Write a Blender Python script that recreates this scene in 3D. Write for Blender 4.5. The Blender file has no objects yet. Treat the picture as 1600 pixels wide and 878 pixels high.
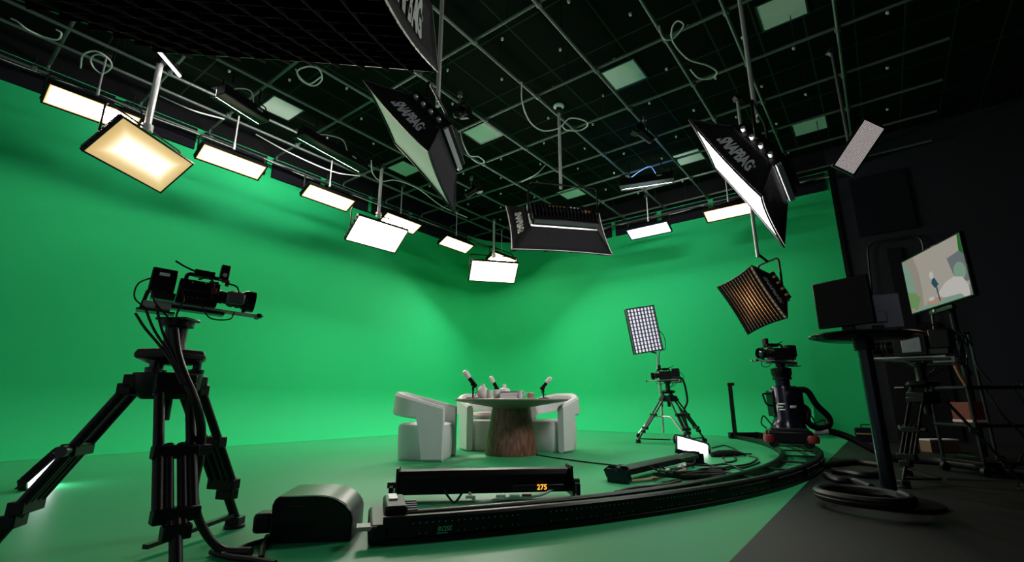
import bpy, math, random
from mathutils import Vector as V, Matrix
random.seed(7)
C = bpy.context.scene.collection
SC = bpy.context.scene
# ------------------------------------------------------------------ camera, world, exposure
EYE = V((0, 0, 0.72)); YAW = math.radians(37.2); PITCH = math.atan(188 / 748.0); FPX = 748.0
cam = bpy.data.cameras.new('camera'); cam.sensor_width = 36; cam.lens = FPX / 1600 * 36; cam.clip_end = 100; cam.clip_start = .02
co = bpy.data.objects.new('camera', cam); C.objects.link(co); co.location = EYE
co.rotation_euler = (math.pi / 2 + PITCH, 0, YAW); SC.camera = co
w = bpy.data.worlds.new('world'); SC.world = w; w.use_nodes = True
w.node_tree.nodes['Background'].inputs[0].default_value = (.92, .95, 1, 1)   # ambient fill added through the open side behind the camera, lifts chairs and lettering
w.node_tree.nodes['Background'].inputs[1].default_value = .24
SC.view_settings.view_transform = 'Standard'; SC.view_settings.look = 'None'
SC.view_settings.exposure = 0.0; SC.view_settings.gamma = 1; SC.view_settings.use_curve_mapping = False
SC.cycles.use_denoising = True; SC.cycles.max_bounces = 8; SC.cycles.diffuse_bounces = 5; SC.cycles.sample_clamp_indirect = 6
S_PERIM, S_KEY, S_BOX, S_FLOOR, S_WASH = 46.0, 66.0, 46.0, 12.0, 82.0          # how bright each kind of lamp burns

# ------------------------------------------------------------------ measuring helpers (camera-frame to room)
FW = V((-math.sin(YAW), math.cos(YAW), 0)); RT = V((math.cos(YAW), math.sin(YAW), 0)); UP = V((0, 0, 1))
AX = FW * math.cos(PITCH) + UP * math.sin(PITCH); AU = -FW * math.sin(PITCH) + UP * math.cos(PITCH)
def ray(x, y): return AX + RT * ((x - 800) / FPX) + AU * ((439 - y) / FPX)
def fl(x, y, z=0.0):                                   # the point at height z seen at x, y
    d = ray(x, y); return EYE + d * ((z - EYE.z) / d.z)
def onX(x, y, X): d = ray(x, y); return EYE + d * (X / d.x)
def onY(x, y, Y): d = ray(x, y); return EYE + d * (Y / d.y)
def ht(x, y, p):                                       # point over ground point p seen at x, y
    d = ray(x, y); k = math.hypot(p[0], p[1]) / math.hypot(d.x, d.y); return EYE + d * k
def at(x, y, f): d = ray(x, y); return EYE + d * (f / d.dot(FW))     # seen at x, y and f metres ahead
def L(r, f, z=0.0): return RT * r + FW * f + UP * z    # right / forward of where the photographer stood

# ------------------------------------------------------------------ materials
def mat(name, col, rough=.6, metal=0., spec=.5, bump=0., bscale=60., emit=None, es=0., vary=0., vscale=3.):
    m = bpy.data.materials.new(name); m.use_nodes = True; nt = m.node_tree; b = nt.nodes['Principled BSDF']
    b.inputs['Base Color'].default_value = (*col, 1); b.inputs['Roughness'].default_value = rough
    b.inputs['Metallic'].default_value = metal; b.inputs['Specular IOR Level'].default_value = spec
    tc = nt.nodes.new('ShaderNodeTexCoord')
    if vary:
        n = nt.nodes.new('ShaderNodeTexNoise'); n.inputs['Scale'].default_value = vscale; n.inputs['Detail'].default_value = 4
        r = nt.nodes.new('ShaderNodeMixRGB'); r.blend_type = 'MIX'
        r.inputs[1].default_value = (*[c * (1 - vary) for c in col], 1); r.inputs[2].default_value = (*[min(1, c * (1 + vary)) for c in col], 1)
        nt.links.new(tc.outputs['Object'], n.inputs['Vector']); nt.links.new(n.outputs[0], r.inputs[0]); nt.links.new(r.outputs[0], b.inputs['Base Color'])
    if bump:
        n = nt.nodes.new('ShaderNodeTexNoise'); n.inputs['Scale'].default_value = bscale; n.inputs['Detail'].default_value = 3
        bp = nt.nodes.new('ShaderNodeBump'); bp.inputs['Strength'].default_value = bump; bp.inputs['Distance'].default_value = .01
        nt.links.new(tc.outputs['Object'], n.inputs['Vector']); nt.links.new(n.outputs[0], bp.inputs['Height']); nt.links.new(bp.outputs[0], b.inputs['Normal'])
    if emit:
        b.inputs['Emission Color'].default_value = (*emit, 1); b.inputs['Emission Strength'].default_value = es
    return m
def lamp_mat(name, centre, edge, s, es, border=(.05, .12)):
    """diffuser of a lamp: bright in the middle, dimmer and tinted along its rim"""
    m = mat(name, (.8, .8, .8), .5); nt = m.node_tree; b = nt.nodes['Principled BSDF']
    tc = nt.nodes.new('ShaderNodeTexCoord'); sx = nt.nodes.new('ShaderNodeSeparateXYZ'); nt.links.new(tc.outputs['Generated'], sx.inputs[0])
    def mth(op, a, bb=None):
        n = nt.nodes.new('ShaderNodeMath'); n.operation = op
        for i, q in enumerate((a, bb)):
            if q is None: continue
            if isinstance(q, (int, float)): n.inputs[i].default_value = q
            else: nt.links.new(q, n.inputs[i])
        return n.outputs[0]
    ds = []
    for i, bd in enumerate(border):
        a = sx.outputs[i]; d = mth('MINIMUM', a, mth('SUBTRACT', 1.0, a)); ds.append(mth('DIVIDE', d, bd))
    d = mth('MINIMUM', mth('MINIMUM', ds[0], ds[1]), 1.0)
    d = mth('POWER', d, 2.2)
    mix = nt.nodes.new('ShaderNodeMixRGB'); mix.inputs[1].default_value = (*edge, 1); mix.inputs[2].default_value = (*centre, 1)
    nt.links.new(d, mix.inputs[0]); nt.links.new(mix.outputs[0], b.inputs['Emission Color'])
    st = mth('ADD', mth('MULTIPLY', d, s - es), es); nt.links.new(st, b.inputs['Emission Strength'])
    return m
M = {}
M['green'] = mat('green screen paint', (.016, .52, .185), .75, spec=.2, vary=.03, vscale=.8)
M['greenfloor'] = mat('green studio floor paint', (.034, .37, .145), .46, spec=.2, vary=.06, vscale=1.2)
M['darkfloor'] = mat('charcoal studio floor', (.0075, .0075, .008), .6, spec=.25, vary=.2, vscale=2)
M['blackwall'] = mat('black studio wall', (.004, .004, .006), .8, spec=.2)
M['greywall'] = mat('dark grey wall facing', (.020, .020, .030), .8, spec=.2)
M['valance'] = mat('black felt panel', (.010, .009, .015), .9, spec=.1, bump=.2, bscale=200)
M['black'] = mat('black coated metal', (.0025, .0025, .003), .42, spec=.22)
M['gloss'] = mat('glossy black plastic', (.003, .003, .004), .2, spec=.25)
M['satin'] = mat('satin charcoal metal', (.035, .035, .038), .35, .6)
M['bluesteel'] = mat('dark blue anodised metal', (.008, .012, .024), .22, .5)
M['fabric'] = mat('black nylon fabric', (.018, .017, .021), .7, spec=.15, bump=.5, bscale=9)
M['rubber'] = mat('black rubber cable', (.005, .005, .006), .5, spec=.3)
M['void'] = mat('black light trap cloth', (.0012, .0012, .0016), .9, spec=.02)
M['screenoff'] = mat('dark monitor glass', (.002, .002, .0025), .35, spec=.12)
M['silver'] = mat('brushed steel', (.66, .66, .66), .35, .35)
M['pipe'] = mat('galvanised pipe', (.13, .15, .145), .45, .5)
M['palecable'] = mat('pale grey cable', (.62, .65, .62), .5)
M['white'] = mat('white plastic', (.78, .78, .78), .45)
M['tile'] = mat('pale ceiling tile', (.70, .74, .72), .8)
M['cream'] = mat('white boucle fabric', (.82, .82, .83), .9, bump=.5, bscale=140, spec=.2)
M['pink'] = mat('blush fabric', (.74, .60, .60), .9, bump=.3, bscale=90)
M['taupe'] = mat('taupe wood top', (.22, .18, .14), .45, vary=.15, vscale=6)
M['ceramic'] = mat('matt white ceramic', (.72, .70, .66), .6)
M['paper'] = mat('white paper', (.75, .74, .73), .8)
M['brownbook'] = mat('brown book cover', (.16, .06, .045), .6)
M['red'] = mat('red rubber', (.22, .012, .012), .5)
M['amber'] = mat('amber lit digits', (.1, .04, .0), .5, emit=(1, .42, .04), es=1.6)
M['redled'] = mat('red lit indicator', (.2, .0, .02), .5, emit=(1, .05, .12), es=.5)
M['orange'] = mat('orange brass', (.55, .27, .06), .4, .3)
M['letter'] = mat('pale grey lettering', (.95, .94, .95), .7)
M['brightletter'] = mat('white lettering', (.8, .8, .8), .6)
M['greenletter'] = mat('green lettering', (.10, .55, .30), .6)
M['baggrey'] = mat('unlit white diffusion cloth', (.78, .80, .78), .85, bump=.15, bscale=12)
M['grille'] = mat('pale grey fins', (.30, .31, .32), .5)
M['lens'] = mat('coated lens glass', (.004, .006, .010), .06, spec=.8)
M['wood'] = mat('light bent wood', (.36, .17, .075), .45)
M['box'] = mat('tan cardboard', (.20, .125, .07), .8)
M['tan'] = mat('tan handle foam', (.38, .24, .16), .7)
M['boxgrey'] = mat('scuffed grey moulded plastic', (.085, .085, .09), .33, vary=.15, vscale=4)
M['monitorback'] = mat('slate grey monitor back', (.28, .29, .36), .5)
M['warm'] = lamp_mat('warm lamp diffuser', (1, .86, .70), (1, .45, .16), S_PERIM, .8, (.07, .20))
M['cool'] = lamp_mat('cool lamp diffuser', (.84, .90, 1), (.55, .65, 1), S_PERIM, .9, (.06, .18))
M['keywarm'] = lamp_mat('amber key diffuser', (1, .84, .62), (1, .42, .10), 1.5, .55, (.20, .32))
M['key'] = lamp_mat('neutral key diffuser', (1, .93, .85), (1, .72, .45), S_KEY, 1.0, (.03, .05))
M['soft'] = lamp_mat('lit softbox cloth', (1, .94, .92), (1, .94, .92), S_BOX, 1.0, (.25, .3))
M['softwarm'] = lamp_mat('dim warm softbox cloth', (1, .50, .20), (1, .40, .14), 2.6, .05, (.5, .5))
M['softlow'] = lamp_mat('low softbox cloth', (1, .94, .92), (1, .94, .92), 2.0, .3, (.25, .3))
M['led'] = mat('led face', (.5, .5, .5), .5, emit=(.84, .84, 1), es=1.0)
M['flat'] = lamp_mat('floor lamp diffuser', (.93, .92, 1), (.8, .82, 1), S_FLOOR, 2.0, (.04, .1))
M['wash'] = lamp_mat('cyc wash diffuser', (1, .95, .88), (1, .95, .88), S_WASH, 10, (.02, .1))
M['blue'] = mat('blue up light strip', (.2, .2, .2), .5, emit=(.10, .25, 1), es=40)
M['strip'] = mat('lit tube', (.8, .8, .8), .5, emit=(1, .97, 1), es=4)
def honey():
    m = mat('honeycomb louvre', (.42, .38, .38), .5); nt = m.node_tree; b = nt.nodes['Principled BSDF']
    tc = nt.nodes.new('ShaderNodeTexCoord'); vo = nt.nodes.new('ShaderNodeTexVoronoi'); vo.inputs['Scale'].default_value = 48; vo.inputs['Randomness'].default_value = .15
    rp = nt.nodes.new('ShaderNodeValToRGB'); rp.color_ramp.elements[0].position = .25; rp.color_ramp.elements[0].color = (.42, .37, .37, 1)
    rp.color_ramp.elements[1].position = .6; rp.color_ramp.elements[1].color = (.10, .09, .09, 1)
    nt.links.new(tc.outputs['Object'], vo.inputs['Vector']); nt.links.new(vo.outputs['Distance'], rp.inputs[0])
    nt.links.new(rp.outputs[0], b.inputs['Emission Color']); b.inputs['Emission Strength'].default_value = .9; nt.links.new(rp.outputs[0], b.inputs['Base Color'])
    return m
M['honey'] = honey()
def walnut():
    m = mat('reeded walnut', (.16, .07, .045), .5); nt = m.node_tree; b = nt.nodes['Principled BSDF']
    tc = nt.nodes.new('ShaderNodeTexCoord'); mp = nt.nodes.new('ShaderNodeMapping'); mp.inputs['Scale'].default_value = (22, 22, 1.2)
    n = nt.nodes.new('ShaderNodeTexNoise'); n.inputs['Scale'].default_value = 2.5; n.inputs['Detail'].default_value = 5
    rp = nt.nodes.new('ShaderNodeValToRGB'); rp.color_ramp.elements[0].position = .35; rp.color_ramp.elements[0].color = (.085, .032, .02, 1)
    rp.color_ramp.elements[1].position = .68; rp.color_ramp.elements[1].color = (.30, .14, .09, 1)
    nt.links.new(tc.outputs['Object'], mp.inputs[0]); nt.links.new(mp.outputs[0], n.inputs[0]); nt.links.new(n.outputs[0], rp.inputs[0]); nt.links.new(rp.outputs[0], b.inputs['Base Color'])
    return m
M['walnut'] = walnut()
def ceiling_mat():
    m = mat('black ceiling tiles in a metal grid', (.008, .012, .010), .95, spec=.04); nt = m.node_tree; b = nt.nodes['Principled BSDF']
    tc = nt.nodes.new('ShaderNodeTexCoord'); br = nt.nodes.new('ShaderNodeTexBrick')
    br.offset = 0; br.inputs['Scale'].default_value = 1; br.inputs['Mortar Size'].default_value = .012; br.inputs['Mortar Smooth'].default_value = 0
    br.inputs['Brick Width'].default_value = .61; br.inputs['Row Height'].default_value = 1.22
    br.inputs['Color1'].default_value = (.0035, .0065, .0045, 1); br.inputs['Color2'].default_value = (.005, .0085, .006, 1); br.inputs['Mortar'].default_value = (.020, .036, .028, 1)
    nt.links.new(tc.outputs['Object'], br.inputs['Vector']); nt.links.new(br.outputs[0], b.inputs['Base Color']); return m
M['ceiling'] = ceiling_mat()
def flatcol(name, col, es=.5): return mat(name, (.0, .0, .0), .4, spec=.0, emit=col, es=es)

# ------------------------------------------------------------------ mesh helpers
class MB:
    def __init__(s): s.v = []; s.f = []
    def add(s, vs, fs, T=None):
        o = len(s.v); s.v += [tuple(T @ V(q)) if T else tuple(q) for q in vs]; s.f += [tuple(o + i for i in q) for q in fs]; return s
    def box(s, c, d, T=None, R=None):
        x, y, z = (q / 2 for q in d); vs = [V((i * x, j * y, k * z)) for i in (-1, 1) for j in (-1, 1) for k in (-1, 1)]
        if R is not None: vs = [R @ q for q in vs]
        vs = [q + V(c) for q in vs]
        return s.add(vs, [(0, 1, 3, 2), (4, 6, 7, 5), (0, 4, 5, 1), (2, 3, 7, 6), (0, 2, 6, 4), (1, 5, 7, 3)], T)
    def bar(s, a, b, wd, hd, up=(0, 0, 1)):              # rectangular bar from a to b
        a, b = V(a), V(b); d = (b - a); l = d.length; d.normalize(); u = V(up)
        if abs(d.dot(u)) > .98: u = V((1, 0, 0))
        x = d.cross(u).normalized(); u = x.cross(d).normalized(); R = Matrix((d, x, u)).transposed()
        return s.box((a + b) / 2, (l, wd, hd), R=R)
    def cyl(s, a, b, r, r2=None, n=14, T=None):
        a, b = V(a), V(b); r2 = r if r2 is None else r2; d = (b - a).normalized()
        x = d.orthogonal().normalized(); y = d.cross(x); vs = []
        for p, q in ((a, r), (b, r2)):
            for i in range(n):
                t = 2 * math.pi * i / n; vs.append(p + (x * math.cos(t) + y * math.sin(t)) * q)
        fs = [(i, (i + 1) % n, n + (i + 1) % n, n + i) for i in range(n)] + [tuple(range(n - 1, -1, -1)), tuple(range(n, 2 * n))]
        return s.add(vs, fs, T)
    def tube(s, pts, r, n=8, T=None, rad=None):
        pts = [V(p) for p in pts]; k = len(pts); x = None; vs = []
        for i, p in enumerate(pts):
            d = (pts[min(i + 1, k - 1)] - pts[max(i - 1, 0)])
            d = d.normalized() if d.length > 1e-9 else V((0, 0, 1))
            x = d.orthogonal().normalized() if x is None else (x - d * x.dot(d))
            x = x.normalized() if x.length > 1e-6 else d.orthogonal().normalized()
            y = d.cross(x); q = rad[i] if rad else r
            vs += [p + (x * math.cos(2 * math.pi * j / n) + y * math.sin(2 * math.pi * j / n)) * q for j in range(n)]
        fs = [(i * n + j, i * n + (j + 1) % n, (i + 1) * n + (j + 1) % n, (i + 1) * n + j) for i in range(k - 1) for j in range(n)]
        fs += [tuple(range(n - 1, -1, -1)), tuple(range((k - 1) * n, k * n))]
        return s.add(vs, fs, T)
    def lathe(s, prof, n=28, T=None):
        k = len(prof); vs = [(r * math.cos(2 * math.pi * j / n), r * math.sin(2 * math.pi * j / n), z) for r, z in prof for j in range(n)]
        fs = [(i * n + j, i * n + (j + 1) % n, (i + 1) * n + (j + 1) % n, (i + 1) * n + j) for i in range(k - 1) for j in range(n)]
        fs += [tuple(range(n - 1, -1, -1)), tuple(range((k - 1) * n, k * n))]
        return s.add(vs, fs, T)
    def prism(s, poly, z0, z1, T=None):
        n = len(poly); vs = [(x, y, z0) for x, y in poly] + [(x, y, z1) for x, y in poly]
        return s.add(vs, [(i, (i + 1) % n, n + (i + 1) % n, n + i) for i in range(n)] + [tuple(range(n - 1, -1, -1)), tuple(range(n, 2 * n))], T)
    def loft(s, rings, closed=False, cap=True):          # rings: equal-length closed loops
        n = len(rings[0]); k = len(rings); vs = [q for r in rings for q in r]
        fs = [(i * n + j, i * n + (j + 1) % n, ((i + 1) % k) * n + (j + 1) % n, ((i + 1) % k) * n + j) for i in range(k if closed else k - 1) for j in range(n)]
        if cap and not closed: fs += [tuple(range(n - 1, -1, -1)), tuple(range((k - 1) * n, k * n))]
        return s.add(vs, fs)
    def grid(s, fn, nu, nv):
        vs = [fn(i / nu, j / nv) for j in range(nv + 1) for i in range(nu + 1)]
        return s.add(vs, [(j * (nu + 1) + i, j * (nu + 1) + i + 1, (j + 1) * (nu + 1) + i + 1, (j + 1) * (nu + 1) + i) for j in range(nv) for i in range(nu)])
    def build(s, name, m, parent=None, bev=0, seg=2, solid=0, kind=None, extra=None):
        n0 = len(s.f)
        if extra: s.add(extra[0].v, extra[0].f)
        me = bpy.data.meshes.new(name); me.from_pydata(s.v, [], s.f); me.update()
        o = bpy.data.objects.new(name, me); C.objects.link(o); me.materials.append(M[m] if isinstance(m, str) else m)
        if extra:
            me.materials.append(M[extra[1]])
            for i in range(n0, len(me.polygons)): me.polygons[i].material_index = 1
        for p in me.polygons: p.use_smooth = True
        me.set_sharp_from_angle(angle=math.radians(38))
        if parent is not None: o.parent = parent
        if solid:
            md = o.modifiers.new('thickness', 'SOLIDIFY'); md.thickness = solid; md.offset = 0
        if bev:
            md = o.modifiers.new('edges', 'BEVEL'); md.width = bev; md.segments = seg; md.limit_method = 'ANGLE'; md.angle_limit = math.radians(35)
        if kind: o['kind'] = kind
        return o
def tag(o, label, cat, group=None):
    o['label'] = label; o['category'] = cat
    if group: o['group'] = group
    return o
def thing(name, label, cat, loc=(0, 0, 0), rz=0., group=None, mtx=None):
    o = bpy.data.objects.new(name, None); o.empty_display_size = .1; C.objects.link(o)
    if mtx is not None: o.matrix_world = mtx
    else: o.location = loc; o.rotation_euler = (0, 0, rz)
    return tag(o, label, cat, group)
def dup(root, loc=None, rz=None, label=None):
    r = root.copy(); C.objects.link(r)
    if loc is not None: r.location = loc
    if rz is not None: r.rotation_euler = (0, 0, rz)
    if label: r['label'] = label
    for ch in list(root.children):
        c = ch.copy(); C.objects.link(c); c.parent = r
        for g in list(ch.children):
            d = g.copy(); C.objects.link(d); d.parent = c
    return r
def frame(c, n, s=None, v=None):
    n = V(n).normalized(); s = V(s); s = (s - n * s.dot(n)).normalized(); v = n.cross(s)
    m = Matrix((s, v, n)).transposed().to_4x4(); m.translation = V(c); return m
def yaw_tilt(c, yaw, tilt):
    n0 = V((math.cos(yaw), math.sin(yaw), 0)); s = V((-math.sin(yaw), math.cos(yaw), 0))
    return frame(c, n0 * math.cos(tilt) - UP * math.sin(tilt), s)
def smooth_path(pts, n=8):                               # Catmull-Rom through pts
    p = [V(q) for q in pts]; p = [p[0] * 2 - p[1]] + p + [p[-1] * 2 - p[-2]]; out = []
    for i in range(1, len(p) - 2):
        a, b, c, d = p[i - 1:i + 3]
        for k in range(n):
            t = k / n; out.append(.5 * ((2 * b) + (c - a) * t + (2 * a - 5 * b + 4 * c - d) * t * t + (3 * b - a - 3 * c + d) * t ** 3))
    return out + [p[-2]]
def round_path(pts, r, n=5):                             # polyline with rounded corners
    p = [V(q) for q in pts]; out = [p[0]]
    for a, b, c in zip(p, p[1:], p[2:]):
        q = min(r, (b - a).length * .45, (c - b).length * .45); s = b + (a - b).normalized() * q; e = b + (c - b).normalized() * q
        out += [s.lerp(b, t / n).lerp(b.lerp(e, t / n), t / n) for t in range(n + 1)]
    return out + [p[-1]]
def cable(name, pts, r, m, label, cat='cable', group=None, n=8, sm=8):
    return tag(MB().tube(smooth_path(pts, sm), r, n).build(name, m), label, cat, group)
def text_mesh(body, bold=.012):
    cu = bpy.data.curves.new('t', 'FONT'); cu.body = body; cu.align_x = 'CENTER'; cu.align_y = 'CENTER'; cu.offset = bold; cu.resolution_u = 3
    o = bpy.data.objects.new('t', cu); C.objects.link(o); dg = bpy.context.evaluated_depsgraph_get()
    me = bpy.data.meshes.new_from_object(o.evaluated_get(dg)); bpy.data.objects.remove(o); bpy.data.curves.remove(cu); return me
def lettering(body, width, fn, m, parent, name='lettering', tall=1.0, bold=.012, slant=0.):
    """letters laid on a surface: fn(x, y) gives a point for plane coordinates in metres"""
    me = text_mesh(body, bold); xs = [v.co.x for v in me.vertices]; k = width / (max(xs) - min(xs)); ctr = (max(xs) + min(xs)) / 2
    for v in me.vertices: v.co = fn((v.co.x - ctr + slant * v.co.y) * k, v.co.y * k * tall)
    me.materials.clear(); me.materials.append(M[m]); o = bpy.data.objects.new(name, me); C.objects.link(o); o.parent = parent; return o

# ------------------------------------------------------------------ the room
AXW, BYW, CR, RC = -9.75, 12.25, 1.0, 1.6               # left wall, back wall, cove and corner radii
TOP, CEIL, GRID = 5.80, 6.32, 5.77
XEDGE = -.69
path = [(V((AXW, y, 0)), V((1, 0, 0))) for y in (-2.5, 0, 3, 6, 9, BYW - RC)]
for i in range(1, 13):
    t = math.pi - i / 12 * math.pi / 2; path.append((V((AXW + RC, BYW - RC, 0)) + V((math.cos(t), math.sin(t), 0)) * RC, V((-math.cos(t), -math.sin(t), 0))))
path += [(V((x, BYW, 0)), V((0, -1, 0))) for x in (-6, -4, -2, -1.25, -1.1, -.95, -.3)]
prof = [(CR - CR * math.sin(a), CR - CR * math.cos(a)) for a in [i / 10 * math.pi / 2 for i in range(11)]] + [(0, 3), (0, TOP)]
b = MB(); k = len(prof)
def cv(i, d, z):                                         # the cove shrinks to a tight fillet before the wall meets the dark floor
    q = {len(path) - 3: .55, len(path) - 2: .06, len(path) - 1: .06}.get(i, 1.0)
    return (d * q, z * q) if z <= CR + 1e-6 else (d, z)
b.v = [tuple(p + n * cv(i, d, z)[0] + UP * max(cv(i, d, z)[1], .002)) for i, (p, n) in enumerate(path) for d, z in prof]
b.f = [(i * k + j, (i + 1) * k + j, (i + 1) * k + j + 1, i * k + j + 1) for i in range(len(path) - 1) for j in range(k - 1)]
b.build('wall_cyclorama', 'green', kind='structure')
MB().prism([(AXW, -2.5), (XEDGE, -2.5), (XEDGE, BYW), (AXW, BYW)], -.05, 0).build('floor_green', 'greenfloor', kind='structure')
MB().prism([(XEDGE, -2.5), (3.4, -2.5), (3.4, BYW + .2), (XEDGE, BYW + .2)], -.05, 0).build('floor_dark', 'darkfloor', kind='structure')
o = MB().box((0, 0, .05), (13.4, 15.2, .1)).build('ceiling', 'ceiling', kind='structure'); o.location = (-3.2, 4.95, CEIL)
wr = MB().box((1.55, BYW + .1, CEIL / 2), (3.7, .2, CEIL)).build('wall_right', 'greywall', kind='structure')
MB().box((3.35, 4.9, CEIL / 2), (.1, 14.6, CEIL)).build('wall_side', 'blackwall', kind='structure')
MB().box((AXW - .08, (BYW - 2.5) / 2, (TOP + CEIL) / 2), (.1, BYW + 2.7, CEIL - TOP)).build('wall_left', 'blackwall', kind='structure')
MB().box(((AXW - .3) / 2, BYW + .08, (TOP + CEIL) / 2), (-AXW - .2, .1, CEIL - TOP)).build('wall_back', 'blackwall', kind='structure')
MB().prism([(AXW - .03, BYW + .03)] + [tuple((p - n * .02).xy) for p, n in path[5:18]], TOP - .004, TOP + .02).build('trim_2', 'blackwall', kind='structure')
# dark trim standing at the end of the green wall
MB().box((-.26, BYW - .03, TOP / 2), (.07, .06, TOP)).build('trim_1', 'black', kind='structure')
# black panels, a bent rail and a door on the dark wall
def wallrect(px, name, label, cat, m, dep=.05):
    p = [onY(x, y, BYW) for x, y in px]; x0 = min(q.x for q in p); x1 = max(q.x for q in p); z0 = min(q.z for q in p); z1 = max(q.z for q in p)
    return tag(MB().box(((x0 + x1) / 2, BYW - .006 - dep / 2, (z0 + z1) / 2), (x1 - x0, dep, z1 - z0)).build(name, m, bev=.01), label, cat)
wallrect([(1326, 283), (1434, 356)], 'acoustic_panel', 'large black square panel high on the dark wall right of the green screen', 'wall panel', 'valance', .06)
wallrect([(1384, 390), (1436, 520)], 'acoustic_panel', 'black upright panel on the dark wall inside the bent rail', 'wall panel', 'valance', .05)
p = [onY(x, y, BYW - .1) for x, y in ((1368, 520), (1354, 380), (1440, 366), (1460, 520))]
tag(MB().tube(round_path(p, .22), .022).build('bent_rail', 'satin'), 'bent dark metal rail framing a panel on the dark wall', 'rail')
d = tag(MB().box((.55, BYW - .02, 1.1), (.95, .04, 2.2)).build('door_1', 'blackwall', bev=.01), 'plain black door low in the dark wall behind the monitor stand', 'door'); d['kind'] = 'structure'
h = ht(1388, 595, (.22, BYW, 0)); MB().tube([(.17, BYW - .04, .98), (.17, BYW - .1, .98), (.30, BYW - .1, .98)], .013).build('door_handle', 'silver', d)

# hanging black panels along the top of the green wall
gy = [onX(x, y, AXW).y for x, y in ((0, 104), (184, 172), (313, 210), (421, 250), (504, 281), (578, 308), (640, 334))]
names = ['nearest the left edge of the photo', 'behind the amber panel lamp', 'second from the amber panel lamp', 'above the second row lamp', 'right of the second row lamp', 'behind the steel pole of the white lamp', 'nearest the corner of the green screen']
gy.append(BYW - RC - .1)
for i in range(len(gy) - 1):
    y0, y1 = gy[i] + .07, gy[i + 1] - .07
    if i == 0: y0 -= .2
    tag(MB().box((AXW + .03, (y0 + y1) / 2, 5.55), (.05, y1 - y0, .42)).build('valance_panel', 'valance'), 'black felt panel atop the left green wall, ' + names[i], 'wall panel', 'black panels along the top of the green screen')
gx = [AXW + RC + .1] + [onY(x, y, BYW).x for x, y in ((900, 362), (959, 349), (1030, 333), (1110, 313), (1194, 290), (1294, 275))]
names = ['beside the corner', 'half behind the wide softbox', 'left of the cool white lamp', 'right of the cool white lamp', 'behind the lit white softbox', 'ending at the dark right wall']
for i in range(len(gx) - 1):
    x0, x1 = gx[i] + .07, gx[i + 1] - .07
    tag(MB().box(((x0 + x1) / 2, BYW - .03, 5.55), (x1 - x0, .05, .42)).build('valance_panel', 'valance'), 'black felt panel atop the back green wall, ' + names[i], 'wall panel', 'black panels along the top of the green screen')

# ------------------------------------------------------------------ ceiling: tiles, studs, pipes
tiles = [((975, 118), 'pale square ceiling tile in the middle of the dark ceiling, largest in full view'), ((754, 209), 'pale square ceiling tile right of the grey fronted softbox'),
         ((1222, 16), 'pale ceiling tile at the top edge of the photo'), ((1265, 197), 'pale ceiling tile beside the tilted honeycomb lamp'),
         ((440, 170), 'pale ceiling tile above the left row of lamps'), ((1076, 246), 'pale ceiling tile left of the lit softbox'),
         ((632, 264), 'pale ceiling tile half behind the grey fronted softbox'), ((893, 302), 'pale ceiling tile above the softbox seen from the back')]
tl = []
for (x, y), lab in tiles:
    p = fl(x, y, CEIL - .012); t = thing('ceiling_tile', lab, 'ceiling tile', p, 0, 'pale ceiling tiles')
    MB().box((0, 0, .004), (.58, .58, .006)).build('panel', 'tile', t)
    f = MB()
    for q in (-1, 1): f.box((q * .305, 0, .004), (.03, .64, .016)); f.box((0, q * .305, .004), (.58, .03, .016))
    f.build('frame', 'satin', t); tl.append(p)
k = 0
for iy in range(14):
    for ix in range(9):
        x, y = -8.9 + ix * 1.22 + (iy % 2) * .61, 2.0 + iy * .76
        if any(abs(x - p.x) < .45 and abs(y - p.y) < .45 for p in tl) or x > .9 or y > 12: continue
        o = MB().cyl((0, 0, 0), (0, 0, -.035), .026, .018, 8).build('ceiling_stud', 'tile'); o.location = (x, y, CEIL)
        tag(o, 'small white stud dotting the black ceiling tiles', 'stud', 'white studs in the ceiling')
YP = [(-8.85, 'nearest the left green wall'), (-8.33, 'second from the left green wall'), (-7.35, 'third from the left green wall'), (-6.3, 'fourth from the left green wall'),
      (-5.17, 'fifth from the left green wall'), (-4.0, 'sixth from the left green wall'), (-2.88, 'seventh from the left green wall'), (-1.77, 'eighth from the left green wall'),
      (-.95, 'second from the right dark wall'), (.22, 'nearest the right dark side')]
XP = [(.75, 'nearest the camera'), (1.95, 'second from the camera'), (3.05, 'third from the camera'), (4.37, 'fourth from the camera'), (6.0, 'fifth from the camera'), (7.27, 'sixth from the camera'),
      (8.5, 'seventh from the camera'), (9.66, 'eighth from the camera'), (10.75, 'second from the back green wall'), (12.02, 'nearest the back green wall')]
for i, (x, lab) in enumerate(YP):
    t = thing('grid_pipe', 'overhead pipe running alongside the left green wall, ' + lab, 'pipe', (x, 0, GRID), 0, 'overhead pipe grid')
    MB().cyl((0, -2.3, 0), (0, 12.15, 0), .024).build('pipe', 'pipe', t)
    for y in (1.35, 4.95, 9.1, 11.4): MB().cyl((0, y, .02), (0, y, CEIL - GRID), .007, n=6).build('hanger_rod', 'satin', t)
    for y, _ in XP:
        if y > 1: MB().box((0, y, .027), (.075, .075, .085)).build('clamp', 'pipe', t, bev=.01)
for i, (y, lab) in enumerate(XP):
    t = thing('grid_pipe', 'overhead pipe running alongside the back green wall, ' + lab, 'pipe', (0, y, GRID + .05), 0, 'overhead pipe grid')
    MB().cyl((-9.62, 0, 0), (1.5, 0, 0), .024).build('pipe', 'pipe', t)
    MB().tube([(-9.62, 0, 0), (-9.66, 0, -.06), (-9.62, 0, -.1)], .02).build('end_hook', 'pipe', t)
    for x in (-7.9, -3.4, -.3): MB().cyl((x, 0, .02), (x, 0, CEIL - GRID - .05), .007, n=6).build('hanger_rod', 'satin', t)

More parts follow.
